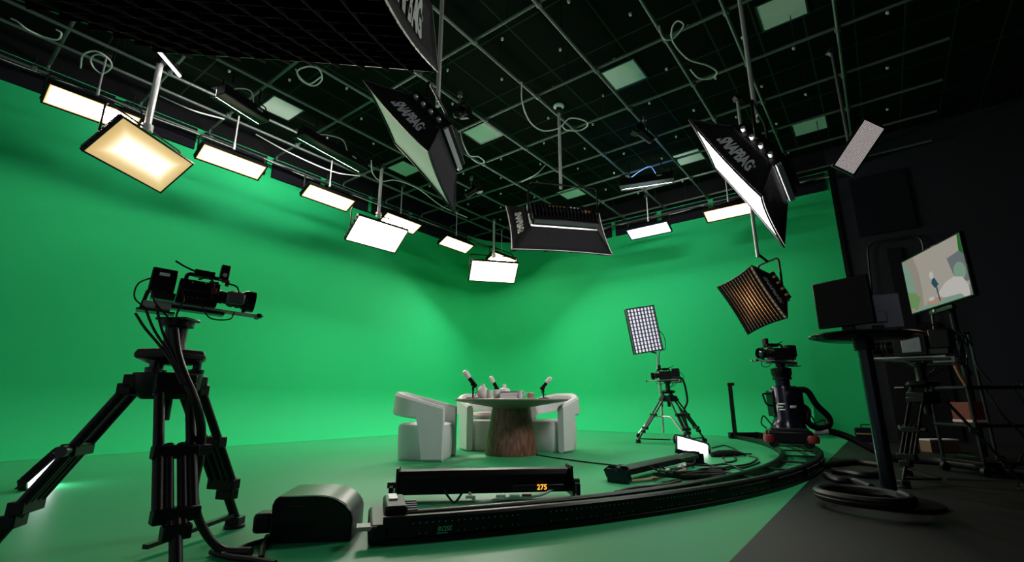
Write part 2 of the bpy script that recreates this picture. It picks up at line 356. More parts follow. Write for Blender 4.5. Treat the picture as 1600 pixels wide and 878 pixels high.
for name_, p0_, p1_, lab in (('left', (-9.45, -2.2, 5.56), (-9.45, 11.9, 5.56), 'low pipe strung with cables in front of the black panels of the left wall'), ('back', (-9.3, 11.95, 5.56), (-.3, 11.95, 5.56), 'low pipe strung with cables in front of the black panels of the back wall')):
    t = thing('wash_rail', lab, 'pipe', p0_, 0, 'low pipes by the green walls'); d_ = V(p1_) - V(p0_)
    MB().cyl((0, 0, 0), d_, .02).build('pipe', 'pipe', t); n_ = int(d_.length / 1.2)
    for i in range(n_ + 1):
        q = d_ * ((i + .3) / (n_ + .6)); MB().tube([q, q + UP * .1, q + UP * (GRID - 5.56)], .008, 6).build('hanger_rod', 'satin', t)
        if i % 2 == 0: MB().box(q, (.06, .06, .07)).build('clamp', 'pipe', t, bev=.008)
    rr = random.Random(5); MB().tube(smooth_path([d_ * (i / 26) + V((0, 0, -.02 - rr.random() * .07)) + V((.03, -.03, 0)) for i in range(27)], 4), .014, 6).build('cable_run', 'rubber', t)
    MB().tube(smooth_path([d_ * (i / 20) + V((0, 0, -.01 - rr.random() * .05)) + V((.02, -.02, 0)) for i in range(21)], 4), .008, 6).build('cable_run', 'palecable', t)

# ------------------------------------------------------------------ lamps
def led_panel(name, label, group, mtx, wd, hg, m, dep=.10, arm=.16, pole_r=.02, top=GRID, bulk='black', steel=True, fins=True):
    t = thing(name, label, 'lamp', group=group, mtx=mtx); inv = mtx.inverted()
    hb = MB().box((0, 0, -dep / 2 - .004), (wd, hg, dep))
    for q in (-1, 1):
        hb.box((q * (wd / 2 + .012), 0, -.02), (.024, hg + .048, .07)); hb.box((0, q * (hg / 2 + .012), -.02), (wd, .024, .07))
    h = hb.build('housing', bulk, t, bev=.006)
    if fins:
        f = MB()
        for i in range(15): f.box((-wd * .38 + i * wd * .76 / 14, 0, -dep - .03), (.012, hg * .7, .055))
        f.build('cooling_fin', bulk, h)
        kn = MB()
        for i in range(6): kn.box((-wd / 2 - .03, -hg * .42 + i * hg * .84 / 5, -.035), (.02, .035, .03))
        kn.build('latch', 'satin', h)
    MB().grid(lambda u, v: ((u - .5) * wd, (v - .5) * hg, .004), 8, 4).build('diffuser', m, t)
    a = mtx @ V((-wd / 2 - .035, 0, -dep * .5)); b_ = mtx @ V((wd / 2 + .035, 0, -dep * .5)); u = UP * (hg * .5 + arm)
    MB().tube([inv @ q for q in round_path([a, a + u, b_ + u, b_], .07)], .014).build('yoke', 'black', t)
    mid = (a + b_) / 2 + u
    if top:
        p = MB().cyl(inv @ mid, inv @ V((mid.x, mid.y, top - .02)), pole_r, n=12)
        p.build('drop_pole', 'silver' if steel else 'black', t)
        MB().cyl(inv @ (mid - UP * .05), inv @ (mid + UP * .06), pole_r * 1.7, n=12).build('pole_collar', 'silver', t)
        g = MB().box(inv @ V((mid.x, mid.y, top + .01)), (.1, .1, .12)); g.build('pipe_clamp', 'satin', t, bev=.01)
    return t
R = math.radians
rowL = [((-8.55, 1.22, 4.82), 'long warm white lamp at the far left, half behind the amber lamp'),
        ((-8.50, 3.11, 4.77), 'long warm white lamp right of the amber panel lamp, second of the left wall row'),
        ((-8.52, 5.00, 4.77), 'long warm white lamp hung left of the square white panel lamp'),
        ((-8.52, 6.88, 4.79), 'long warm white lamp showing just behind the square white panel lamp'),
        ((-8.50, 8.76, 4.76), 'long warm white lamp hung alone between the two white panel lamps'),
        ((-8.45, 10.65, 4.78), 'long warm white lamp behind the panel lamp in the corner')]
for c, lab in rowL: led_panel('strip_panel_lamp', lab, 'long lamps along the green walls', yaw_tilt(c, 0, R(62)), 1.02, .33, 'warm', pole_r=.012, arm=.1)
rowR = [((-5.9, 10.98, 4.83), 'warm', 'long warm white lamp almost hidden behind the softbox seen from the back'),
        ((-4.08, 10.98, 4.82), 'cool', 'long cool bluish white lamp at the top of the back green wall'),
        ((-2.2, 11.0, 4.86), 'warm', 'long warm white lamp partly behind the lit white softbox')]
for c, m, lab in rowR: led_panel('strip_panel_lamp', lab, 'long lamps along the green walls', yaw_tilt(c, R(-90), R(62)), 1.02, .33, m, pole_r=.012, arm=.1)
led_panel('square_panel_lamp', 'large amber tinted panel lamp on a steel pole at the left', 'big panel lamps on drop poles', yaw_tilt((-8.08, 1.784, 4.15), R(33), R(44)), 1.28, .64, 'keywarm', pole_r=.045, arm=.12)
led_panel('square_panel_lamp', 'large white panel lamp on a steel pole in front of the left wall', 'big panel lamps on drop poles', yaw_tilt((-8.14, 5.98, 4.17), R(-4), R(48)), 1.2, .6, 'key', pole_r=.035, arm=.12)
led_panel('square_panel_lamp', 'large white panel lamp hung in front of the corner of the green screen', 'big panel lamps on drop poles', yaw_tilt((-8.17, 9.92, 4.21), R(-39), R(48)), 1.28, .64, 'key', pole_r=.035, arm=.12)
# short lit tube under the grid
a, b_ = V((-7.76, 1.57, 5.70)), V((-8.32, 2.13, 5.70)); a = fl(241, 72, 5.66); b_ = fl(281, 119, 5.66)
t = thing('tube_lamp', 'thin bright white tube lamp under the pipes at upper left', 'lamp', (a + b_) / 2); q = (a + b_) / 2
MB().cyl(a - q, b_ - q, .022).build('tube', 'strip', t); MB().bar(a - q + UP * .035, b_ - q + UP * .035, .06, .04).build('housing', 'black', t)
for s_ in (.15, .85):
    z = a.lerp(b_, s_) - q; MB().cyl(z + UP * .05, z + UP * .15, .012).build('hook', 'satin', t)

def softbox(name, label, c, n, s, shape, front, text_side='top', text='SNAPBAG', tw=.62, pole=None, crate=0, letter='letter', roll=0, pole_m='silver', bow=.05, tside=None, crate_m='fabric'):
    W, Hh, w_, h_, dp = shape; mtx = frame(c, n, s); inv = mtx.inverted()
    t = thing(name, label, 'softbox', group='black fabric softboxes', mtx=mtx)
    Fc = dict(TL=V((-W / 2, Hh / 2, 0)), TR=V((W / 2, Hh / 2, 0)), BR=V((W / 2, -Hh / 2, 0)), BL=V((-W / 2, -Hh / 2, 0)))
    Bc = dict(TL=V((-w_ / 2, h_ / 2, -dp)), TR=V((w_ / 2, h_ / 2, -dp)), BR=V((w_ / 2, -h_ / 2, -dp)), BL=V((-w_ / 2, -h_ / 2, -dp)))
    def surf(a, b):
        def fn(u, q):
            ft = Fc[a].lerp(Fc[b], u); mid = (Fc[a] + Fc[b]) / 2; inw = -mid.normalized()
            ft = ft + inw * bow * 4 * u * (1 - u); bk = Bc[a].lerp(Bc[b], u)
            return ft.lerp(bk, q) + inw * (.018 * 4 * q * (1 - q))
        return fn
    sides = dict(top=('TL', 'TR'), right=('TR', 'BR'), bottom=('BR', 'BL'), left=('BL', 'TL'))
    bag = MB()
    for a, b in sides.values(): bag.grid(surf(a, b), 14, 5)
    bag.build('bag', 'fabric', t, solid=.006)
    rim = MB(); pts = []
    for a, b in sides.values(): pts += [surf(a, b)(i / 12, 0) for i in range(12)]
    pts.append(pts[0]); rim.tube(pts, .009, 6)
    for k_ in Fc: rim.tube([Fc[k_], Bc[k_]], .007, 6)
    rim.build('piping', 'satin', t)
    # front cloth follows the bowed rim
    def fc(u, v):
        x, y = u * 2 - 1, v * 2 - 1
        return V((x * (W / 2 - bow * (1 - y * y)), y * (Hh / 2 - bow * (1 - x * x)), -.012))
    MB().grid(fc, 14, 12).build('front_cloth', front, t)
    if crate:
        nx, ny = crate; g = MB()
        for i in range(1, nx): x = i / nx; g.add([fc(x, v_ / 10) + UP * z for v_ in range(11) for z in (0, .045)], [(2 * j, 2 * j + 1, 2 * j + 3, 2 * j + 2) for j in range(10)])
        for i in range(1, ny): y = i / ny; g.add([fc(u_ / 10, y) + UP * z for u_ in range(11) for z in (0, .045)], [(2 * j, 2 * j + 1, 2 * j + 3, 2 * j + 2) for j in range(10)])
        g.build('egg_crate', crate_m, t, solid=.004)
    # lamp head on the back
    hd = MB().box((0, 0, -dp - .07), (w_ * .98, h_ * .9, .14)).build('lamp_head', 'black', t, bev=.015)
    fi = MB()
    for i in range(18): fi.box((-w_ * .45 + i * w_ * .9 / 17, 0, -dp - .155), (.010, h_ * .6, .05))
    fi.build('cooling_fin', 'satin', hd)
    for i in range(4): MB().cyl((-w_ * .33 + i * w_ * .22, h_ * .45 + .0, -dp - .06), (-w_ * .33 + i * w_ * .22, h_ * .45 + .045, -dp - .06), .022, n=10).build('knob', 'silver', hd)
    st = MB().box((w_ * .5 + .01, 0, -dp - .05), (.03, h_ * .92, .05)).build('edge_strap', 'grille', t)
    for side, wd_, body in ([(text_side, tw, text)] if not tside else tside):
        a, b = sides[side]; f_ = surf(a, b); ln = (Fc[a] - Fc[b]).length; sl = (Fc[a] - Bc[a]).length; e = .001
        def put(x, y, f_=f_, ln=ln, sl=sl):
            u, q = .5 + x / ln * 1.08, .46 + y / sl
            p = f_(u, q); nn = (f_(u + e, q) - p).cross(f_(u, q + e) - p).normalized()
            return p + nn * .012
        lettering(body, wd_ * ln / 1.08, put, letter, t, tall=1.65, bold=.045)
        lettering('\u00ae', .045, lambda x, y, put=put, wd_=wd_, ln=ln: put(x + wd_ * ln / 2.16 + .035, y + .045), letter, t, name='registered_mark', bold=.0)
    # yoke and pole: vertical in the room
    bc = mtx @ V((0, 0, -dp - .07))
    if pole:
        px, py, zb = pole; e0 = mtx @ V((-w_ / 2 - .03, 0, -dp - .07)); e1 = mtx @ V((w_ / 2 + .03, 0, -dp - .07))
        if abs(e0.z - e1.z) > .35 * w_: e0 = mtx @ V((0, -h_ / 2 - .03, -dp - .07)); e1 = mtx @ V((0, h_ / 2 + .03, -dp - .07))
        tp = V((px, py, zb)); mid = (e0 + e1) / 2; hz = (e1 - e0); hz.z = 0; hz = hz * .5
        u0 = V((e0.x, e0.y, zb)); u1 = V((e1.x, e1.y, zb))
        MB().tube([inv @ q for q in round_path([e0, u0, u1, e1], .08)], .016).build('yoke', 'black', t)
        MB().tube([inv @ q for q in ((u0 + u1) / 2, tp + UP * .12)], .02).build('yoke_link', 'black', t)
        MB().cyl(inv @ (tp + UP * .06), inv @ V((px, py, GRID - .02)), .026).build('drop_pole', pole_m, t)
        MB().box(inv @ V((px, py, GRID + .01)), (.1, .1, .12)).build('pipe_clamp', 'satin', t, bev=.01)
    return t
sD = softbox('softbox', 'softbox with a glowing white front hung at right, white lettering on its black side', (-.95, 5.17, 3.01), (-.89, -.11, -.43), (.45, -.30, -.84), (1.52, .85, .79, .61, .28), 'soft', pole=(*onY(1186, 215, 5.5).xy, 3.72), tw=.50, bow=.085)
sB = softbox('softbox', 'softbox with an unlit grey green front hung at left of centre', (-3.74, 3.07, 3.41), (-.62, -.52, -.58), (.65, .07, -.76), (1.51, .92, .77, .63, .29), 'baggrey', pole=(*onY(683, 185, 3.42).xy, 4.02), tw=.50, bow=.085)
sE = softbox('softbox', 'small square softbox with a black fabric grid over a dim warm glow', (-1.44, 7.90, 2.20), (-.57, -.70, -.43), (.38, .24, -.89), (.88, .90, .48, .42, .40), 'softwarm', pole=(*onY(1186, 415, 8.1).xy, 2.86), crate=(13, 13), tw=.62, bow=.028)
sC = softbox('softbox', 'wide softbox seen from behind above the table, black fabric flaring down', (-4.0, 6.56, 3.52), (-.69, .58, -.43), (-.64, -.77, -.01), (1.73, 1.02, 1.14, .44, .27), 'softlow', pole=(-3.93, 6.57, 4.21), bow=.03, tside=[('right', .60, 'SNAPBAG')])
k = 1.4; vA = V((.75, .66, -.03)); cA = EYE + (V((-1.32, .58, 1.88)) - EYE) * k - vA * .30
sA = softbox('softbox', 'huge black softbox filling the top left of the photo, seen from underneath', cA, (-.33, .34, -.88), (-.57, .67, .47), (1.46 * k, .78 * k + .6, .89 * k, .85 * k + .5, .2 * k), 'void', pole=(cA.x, cA.y, 3.9), tw=.5, crate=(12, 11), crate_m='void')
# marks and a fin vent on the back of the wide softbox
hd = [o for o in sC.children if o.name.startswith('lamp_head')][0]; zz = -.27 - .142
for x, wd_, m in ((.20, .10, 'orange'), (.05, .14, 'orange'), (-.18, .2, 'brightletter')): MB().box((x, .13, zz), (wd_, .022, .006)).build('mark', m, hd)
MB().lathe([(.001, 0), (.075, 0), (.075, .006), (.001, .006)], 20, Matrix.Translation((-.38, .06, zz - .006)) @ Matrix.Diagonal((1, .45, 1, 1))).build('oval_badge', 'orange', hd)
MB().box((0, .03, zz), (.75, .05, .01)).build('label_plate', 'satin', hd)
MB().box((0, -.21, -.27 - .10), (1.08, .03, .06)).build('vent', 'boxgrey', hd)

# honeycomb lamp by the dark wall
hc = EYE + ray(1342, 230) * 6.6; hl = (RT * -39 + AU * -66).normalized(); mtx = frame(hc, -AX - RT * .25 - UP * .1, hl)
hp = led_panel('honeycomb_lamp', 'tilted lamp with a pale honeycomb grid hung by the dark wall at upper right', None, mtx, .68, .27, 'honey', top=None, arm=-.02)
inv = mtx.inverted(); tp = hc + AX * .14 + RT * -.02 + UP * .36; MB().cyl(inv @ (tp - UP * .34), inv @ V((tp.x, tp.y, GRID - .02)), .022).build('drop_pole', 'pipe', hp)
MB().box(inv @ V((tp.x, tp.y, GRID + .01)), (.1, .1, .12)).build('pipe_clamp', 'satin', hp, bev=.01)

# black troughs given a glow towards the green walls, and small unlit spots clamped under the grid
def trough(a, b_, label, face, wd=.2, hg=.16, up=None):
    a, b_ = V(a), V(b_); m = (a + b_) / 2; d = (b_ - a); t = thing('trough_lamp', label, 'lamp', m, math.atan2(d.y, d.x), 'black trough lamps under the grid'); l = d.length
    MB().box((0, 0, 0), (l, wd, hg)).build('housing', 'black', t, bev=.015)
    fd = Matrix.Rotation(-math.atan2(d.y, d.x), 3, 'Z') @ V(face); sg = 1 if fd.y > 0 else -1
    T = Matrix.Translation((0, sg * (wd / 2 + .015), -.02)) @ Matrix.Rotation(sg * R(-90) + sg * R(0), 4, 'X')
    MB().grid(lambda u, v: T @ V(((u - .5) * l * .96, (v - .5) * hg * .8, 0)), 8, 2).build('diffuser', 'wash', t)
    for q in (-1, 1): MB().box((0, sg * (wd / 2 + .05), q * hg / 2), (l, .12, .006)).build('flap', 'black', t)
    if up: MB().box((0, 0, hg / 2 + .004), (l * .5, .05, .008)).build('up_light', 'blue', t)
    for s_ in (-1, 1): MB().tube(round_path([(s_ * l * .48, 0, 0), (s_ * l * .48, 0, .2), (s_ * l * .3, 0, .2), (s_ * l * .3, 0, GRID - m.z - .02)], .05), .012).build('bracket', 'black', t)
    MB().box((l * .25, -wd / 2 - .004, .02), (.1, .006, .03)).build('label_plate', 'grille', t)
    MB().tube(smooth_path([(-l * .3, 0, .1), (-l * .1, .05, .26), (l * .1, 0, .3), (l * .2, 0, .1)]), .01).build('power_lead', 'palecable', t)
trough(fl(968, 288, 5.3), fl(1052, 275, 5.3), 'black trough lamp hung under blue lit ceiling left of the lit softbox', (0, 1, 0), up=True)
trough(fl(345, 140, 5.3), fl(415, 186, 5.3), 'black trough lamp hung above the left row, nearest the lit tube', (-1, 0, 0))
trough(fl(470, 205, 5.3), fl(570, 262, 5.3), 'black trough lamp hung above the left row, beside the grey fronted softbox', (-1, 0, 0))
def spot(px, label):
    p = fl(*px, 5.42); t = thing('spot_lamp', label, 'lamp', p, random.random() * 6, 'small unlit spot lamps under the grid')
    T = Matrix.Rotation(R(50), 4, 'Y')
    MB().lathe([(.05, -.16), (.075, -.14), (.08, .08), (.1, .14), (.09, .14), (.07, .1)], 18, T).build('lamp_head', 'black', t)
    d_ = MB()
    for a in range(4): d_.box((0, 0, 0), (.14, .004, .12), T=T @ Matrix.Rotation(a * math.pi / 2, 4, 'Z') @ Matrix.Translation((0, .12, .18)) @ Matrix.Rotation(R(-20), 4, 'X'))
    d_.build('barn_door', 'black', t)
    MB().tube(round_path([(0, -.1, 0), (0, -.1, .15), (0, .1, .15), (0, .1, 0)], .03), .01).build('yoke', 'black', t)
    MB().cyl((0, 0, .15), (0, 0, GRID - 5.42), .014).build('stem', 'pipe', t); MB().box((0, 0, GRID - 5.42), (.07, .07, .09)).build('pipe_clamp', 'pipe', t, bev=.008)
spot((718, 176), 'small black spot lamp right of the grey fronted softbox'); spot((736, 300), 'small black spot lamp low near the tip of the grey fronted softbox'); spot((1009, 212), 'small black spot lamp in the middle of the grid')
p = fl(873, 165, CEIL); t = thing('smoke_detector', 'white round detector on the black ceiling above the wide softbox', 'detector', p)
MB().lathe([(.001, 0), (.10, 0), (.105, -.03), (.07, -.055), (.001, -.06)], 20).build('cover', 'white', t)

# pale cables hanging from the grid
def hung(pix, label, r=.011, m='palecable', z=5.62):
    pts = [fl(x, y, z - dz) if True else 0 for x, y, dz in pix]; cable('cable', [fl(pix[0][0], pix[0][1], GRID - .01)] + pts[1:], r, m, label, 'cable', 'loose cables hanging from the grid')
hung([(815, 128, 0), (816, 160, .2), (828, 190, .35), (848, 204, .35), (873, 200, .25), (890, 185, .1), (912, 188, .1), (918, 196, .1), (905, 204, .12), (885, 203, .15), (878, 196, .1)], 'pale cable looping beside the pole of the wide softbox')
hung([(719, 205, 0), (724, 225, .2), (734, 243, .3), (748, 245, .25), (757, 253, .2), (748, 255, .2), (737, 248, .2)], 'pale cable with a small loop below the pale ceiling tile left of centre')
hung([(462, 108, 0), (470, 125, .1), (490, 134, .12), (503, 124, .08), (498, 108, .03), (480, 104, .0), (464, 113, .1), (482, 131, .15), (502, 120, .1)], 'coiled pale cable under the black softbox at upper left')
hung([(1030, 40, 0), (1035, 58, .1), (1048, 62, .12), (1062, 50, .08), (1068, 38, .05), (1058, 33, .0), (1050, 45, .02), (1052, 66, .05), (1075, 92, .15), (1105, 102, .2), (1120, 112, .2), (1112, 122, .2), (1092, 122, .2), (1078, 108, .1)], 'long pale cable with two loops at top right of the grid')
hung([(126, 106, 0), (130, 86, .1), (150, 80, .1), (170, 92, .12), (174, 105, .15), (160, 115, .15), (146, 105, .1), (142, 92, .1), (152, 85, .1), (168, 90, .1)], 'coiled pale cable hung near the left wall')
hung([(18, 29, 0), (28, 34, .1), (40, 44, .15), (55, 52, .1), (70, 58, .08), (90, 62, .1), (96, 52, .08), (88, 46, .05)], 'thin pale cable at the far upper left corner')
hung([(400, 210, 0), (455, 240, .25), (520, 268, .3), (562, 275, .1)], 'pale cable sagging along the left pipes above the second lamp')
hung([(580, 250, 0), (582, 270, .1), (595, 283, .12), (620, 282, .1), (655, 296, .08), (690, 322, .1), (730, 340, .12)], 'pale cable drooping past the white panel lamp pole')
hung([(852, 258, 0), (838, 272, .15), (815, 284, .1)], 'short pale cable between two pipes above the wide softbox')
hung([(250, 150, 0), (300, 172, .22), (350, 186, .1)], 'pale cable sagging behind the amber lamp pole')

# ------------------------------------------------------------------ track
TC = V((-8.396, 6.362, 0))
def arc(rad, a): return TC + V((math.cos(a), math.sin(a), 0)) * rad
A0, A1 = R(-36.5), R(36)
def ring_loft(prof_rz, a0=A0, a1=A1, n=72):
    b = MB(); b.loft([[arc(r_, a0 + (a1 - a0) * i / n) + UP * z_ for r_, z_ in prof_rz] for i in range(n + 1)]); return b
t = thing('camera_track', 'curved black camera track sweeping across the green floor around the table', 'track', TC)
def on_track(b): b.v = [tuple(V(q) - TC) for q in b.v]; return b
on_track(ring_loft([(7.25, 0), (7.34, 0), (7.34, .012), (7.315, .02), (7.315, .06), (7.30, .07), (7.265, .07), (7.265, .06), (7.25, .045)])).build('inner_rail', 'black', t)
on_track(ring_loft([(7.55, 0), (7.585, 0), (7.585, .03), (7.55, .03)])).build('guide_strip', 'satin', t)
rv = MB()
for i in range(150):
    a = A0 + .02 + i * .0045
    if i % 23 < 18:
        q = arc(7.7365, a); n_ = (q - TC).normalized(); rv.cyl(q + UP * .095, q + UP * .095 + n_ * .003, .0035, n=6)
        if i % 3: rv.cyl(q + UP * .045, q + UP * .045 + n_ * .003, .003, n=6)
on_track(ring_loft([(7.70, .0), (7.75, .0), (7.75, .025), (7.735, .03), (7.735, .118), (7.72, .13), (7.685, .13), (7.685, .11), (7.70, .10)])).build('outer_rail', 'black', t, extra=(on_track(rv), 'grille'))
for a in [A0 + .05 + i * (A1 - A0 - .1) / 11 for i in range(12)]:
    s_ = MB().bar(arc(7.30, a) + UP * .03, arc(7.70, a) + UP * .03, .05, .02)
    on_track(s_).build('cross_tie', 'satin', t)
# end of the track: cable chain block with a rounded end plate
T = Matrix.Translation(arc(7.5, A0) - TC) @ Matrix.Rotation(A0 + math.pi / 2, 4, 'Z')   # local x runs along the track
e = MB().box((-.02, 0, .05), (.10, .50, .10), T=T); e.build('end_block', 'black', t, bev=.02)
e = MB().box((.07, .02, .135), (.12, .36, .07), T=T); e.build('chain_block', 'black', t, bev=.015)
e = MB()
for i in range(5): e.box((.155, -.11 + i * .03, .135 + i * .006), (.07, .012, .012), T=T)
e.build('chain_link', 'grille', t)
MB().box((.06, .08, .175), (.05, .16, .012), T=T).build('latch_plate', 'silver', t)
MB().box((-.08, -.20, .085), (.1, .09, .02), T=T).build('end_tab', 'grille', t)
a_l = A0 + .026; q = arc(7.7385, a_l + .012) - TC
def put(x, y):
    a = a_l + .016 + x / 7.74; p = arc(7.7385, a) - TC; return p + UP * (.058 + y)
lettering('ROSS', .075, put, 'greenletter', t, bold=.015, slant=.2)
MB().bar(put(-.045, -.02), put(.015, -.02), .002, .004).build('logo_underline', 'greenletter', t)
Te = Matrix.Translation(arc(7.5, A1) - TC) @ Matrix.Rotation(A1 + math.pi / 2, 4, 'Z')
MB().box((.04, .02, .06), (.12, .60, .12), T=Te).build('end_block', 'black', t, bev=.02)
# black upright post behind the track
p = fl(1149.5, 685.5); z = ht(1143, 601, p).z
t = thing('post', 'slim black post standing upright behind the far track', 'post', p)
MB().box((0, 0, z / 2), (.07, .07, z)).build('shaft', 'black', t, bev=.006); MB().box((0, 0, .01), (.16, .16, .02)).build('foot_plate', 'black', t, bev=.004)
MB().box((.02, 0, z + .01), (.12, .09, .06)).build('cap', 'black', t, bev=.01)

# quarter-round black box beside the track
p0, p1 = fl(417, 851), fl(548, 846); dv = (p1 - p0); a = math.atan2(dv.y, dv.x); l = dv.length
t = thing('track_end_housing', 'bulky grey and black housing with a rounded top at the left end of the track', 'housing', p0, a)
hgt = ht(420, 777, p0).z; n = 10; poly = [(0, 0), (l, 0), (l, .10)]
cx, rx, ry = l * .52, l * .48, hgt - .10
poly += [(cx + rx * math.cos(i / n * math.pi / 2), .10 + ry * math.sin(i / n * math.pi / 2)) for i in range(1, n + 1)] + [(.03, hgt), (.012, hgt - .01), (.0, hgt - .04)]
T = Matrix(((1, 0, 0, 0), (0, 0, 1, 0), (0, 1, 0, 0), (0, 0, 0, 1)))
MB().prism(poly, .02, .40, T).build('shell', 'boxgrey', t, bev=.012, seg=3)
MB().prism([(x * .985 + l * .008, z_ * .985 + .002) for x, z_ in poly], .0, .02, T).build('side_plate', 'gloss', t, bev=.006)
MB().box((l * .30, -.004, hgt * .80), (l * .26, .01, .008)).build('grip_slot', 'satin', t, bev=.003)
MB().box((-.05, .10, .09), (.1, .12, .1)).build('cable_inlet', 'black', t, bev=.02)

# ------------------------------------------------------------------ floor lamps and troughs
def floor_trough(pa, pb, label, hg=.17, tan=False):
    p, q = fl(*pa), fl(*pb); d = q - p; t = thing('floor_trough_lamp', label, 'lamp', (p + q) / 2, math.atan2(d.y, d.x), 'black trough lamps on the green floor'); l = d.length
    MB().prism([(-.05, .06), (.14, .05), (.17, .10), (.10, .05 + hg), (-.02, .05 + hg), (-.05, .05 + hg * .8)], -l / 2, l / 2, Matrix(((0, 0, 1, 0), (1, 0, 0, 0), (0, 1, 0, 0), (0, 0, 0, 1)))).build('housing', 'black', t, bev=.006)
    for s_ in (-1, 1):
        MB().prism([(-.09, .03), (.16, .03), (.19, .10), (.12, .07 + hg), (-.05, .07 + hg), (-.07, .12)], -.008, .008, Matrix.Translation((s_ * (l / 2 + .012), 0, 0)) @ Matrix(((0, 0, 1, 0), (1, 0, 0, 0), (0, 1, 0, 0), (0, 0, 0, 1)))).build('end_plate', 'black', t)
        MB().box((s_ * (l / 2 + .05), .02, .06), (.03, .22, .12)).build('foot', 'bluesteel', t, bev=.006)
        MB().cyl((s_ * (l / 2 + .02), .02, .12), (s_ * (l / 2 + .085), .02, .12), .022, n=10).build('knob', 'satin', t)
    MB().box((l * .3, -.075, .10), (l * .3, .03, .035)).build('control_box', 'satin', t, bev=.006)
    MB().tube(smooth_path([(l * .42, -.05, .1), (l * .3, -.12, .05), (l * .1, -.1, .03), (-l * .05, -.13, .02), (-l * .1, -.06, .07)]), .010).build('power_lead', 'palecable' if not tan else 'rubber', t)
    MB().tube(smooth_path([(-l * .25, -.05, .1), (-l * .22, -.12, .06), (-l * .18, -.1, .015), (-l * .13, -.07, .09)]), .008).build('signal_lead', 'rubber', t)
    for x, m in ((l * .13, 'white'), (l * .05, 'white'), (-l * .12, 'white'), (l * .2, 'red')): MB().cyl((x, -.11, .05), (x + .07, -.12, .05), .011, n=8).build('connector', m, t)
    return t, l
t, l = floor_trough((622, 786), (890, 779), 'long black trough lamp on the floor between the table and the near track')
lettering('275', .075, lambda x, y: V((l * .32 + x, -.0925, .10 + y)), 'amber', t, name='readout', bold=.02)
t, l = floor_trough((974, 754), (1086, 725), 'black trough lamp on the floor in front of the white lit panel', hg=.075, tan=True)
MB().tube(round_path([(-l / 2, -.08, .02), (-l * .4, -.16, .02), (l * .1, -.17, .02), (l * .14, -.08, .03)], .05), .014).build('tan_handle', 'tan', t)
def floor_panel(label, corners, lift, wd, hg, yaw, tilt):
    c = fl(*corners, .12 + lift); mtx = yaw_tilt(c, yaw, tilt); return led_panel('floor_panel_lamp', label, 'lit panel lamps lying on the floor', mtx, wd, hg, 'flat', dep=.07, top=None, arm=-.02, fins=False)
# lit panel propped on the floor by the cables, facing up and towards the camera
pr = [EYE + ray(x, y) * zc for x, y, zc in ((1065, 685, 7.0), (1113, 697, 6.9), (1099, 713, 6.7), (1052, 698, 6.8))]
c = sum(pr, V()) / 4; s_ = (pr[1] - pr[0] + pr[2] - pr[3]); v_ = (pr[0] - pr[3] + pr[1] - pr[2]); n_ = s_.cross(v_)
wd, hg = s_.length / 2, v_.length / 2
t = led_panel('floor_panel_lamp', 'lit white panel lamp propped on the floor among the cables', 'lit panel lamps on the floor', frame(c, n_, s_), wd, hg, 'flat', dep=.05, top=None, arm=-.02, fins=False)
pr = [EYE + ray(x, y) * zc for x, y, zc in ((28, 766, 3.90), (70, 731, 4.10), (100, 744, 4.45), (58, 786, 4.22))]
c = sum(pr, V()) / 4; s_ = (pr[1] - pr[0] + pr[2] - pr[3]); v_ = (pr[0] - pr[3] + pr[1] - pr[2]); n_ = s_.cross(v_)
t = led_panel('floor_panel_lamp', 'lit white panel lamp on the floor at far left behind the tripod leg', 'lit panel lamps on the floor', frame(c, n_, s_), s_.length / 2, v_.length / 2, 'flat', dep=.05, top=None, arm=-.02, fins=False)
MB().box(frame(c, n_, s_).inverted() @ (c - n_.normalized() * .1 - UP * .12), (.12, .2, .14)).build('stand_block', 'black', t, bev=.01)

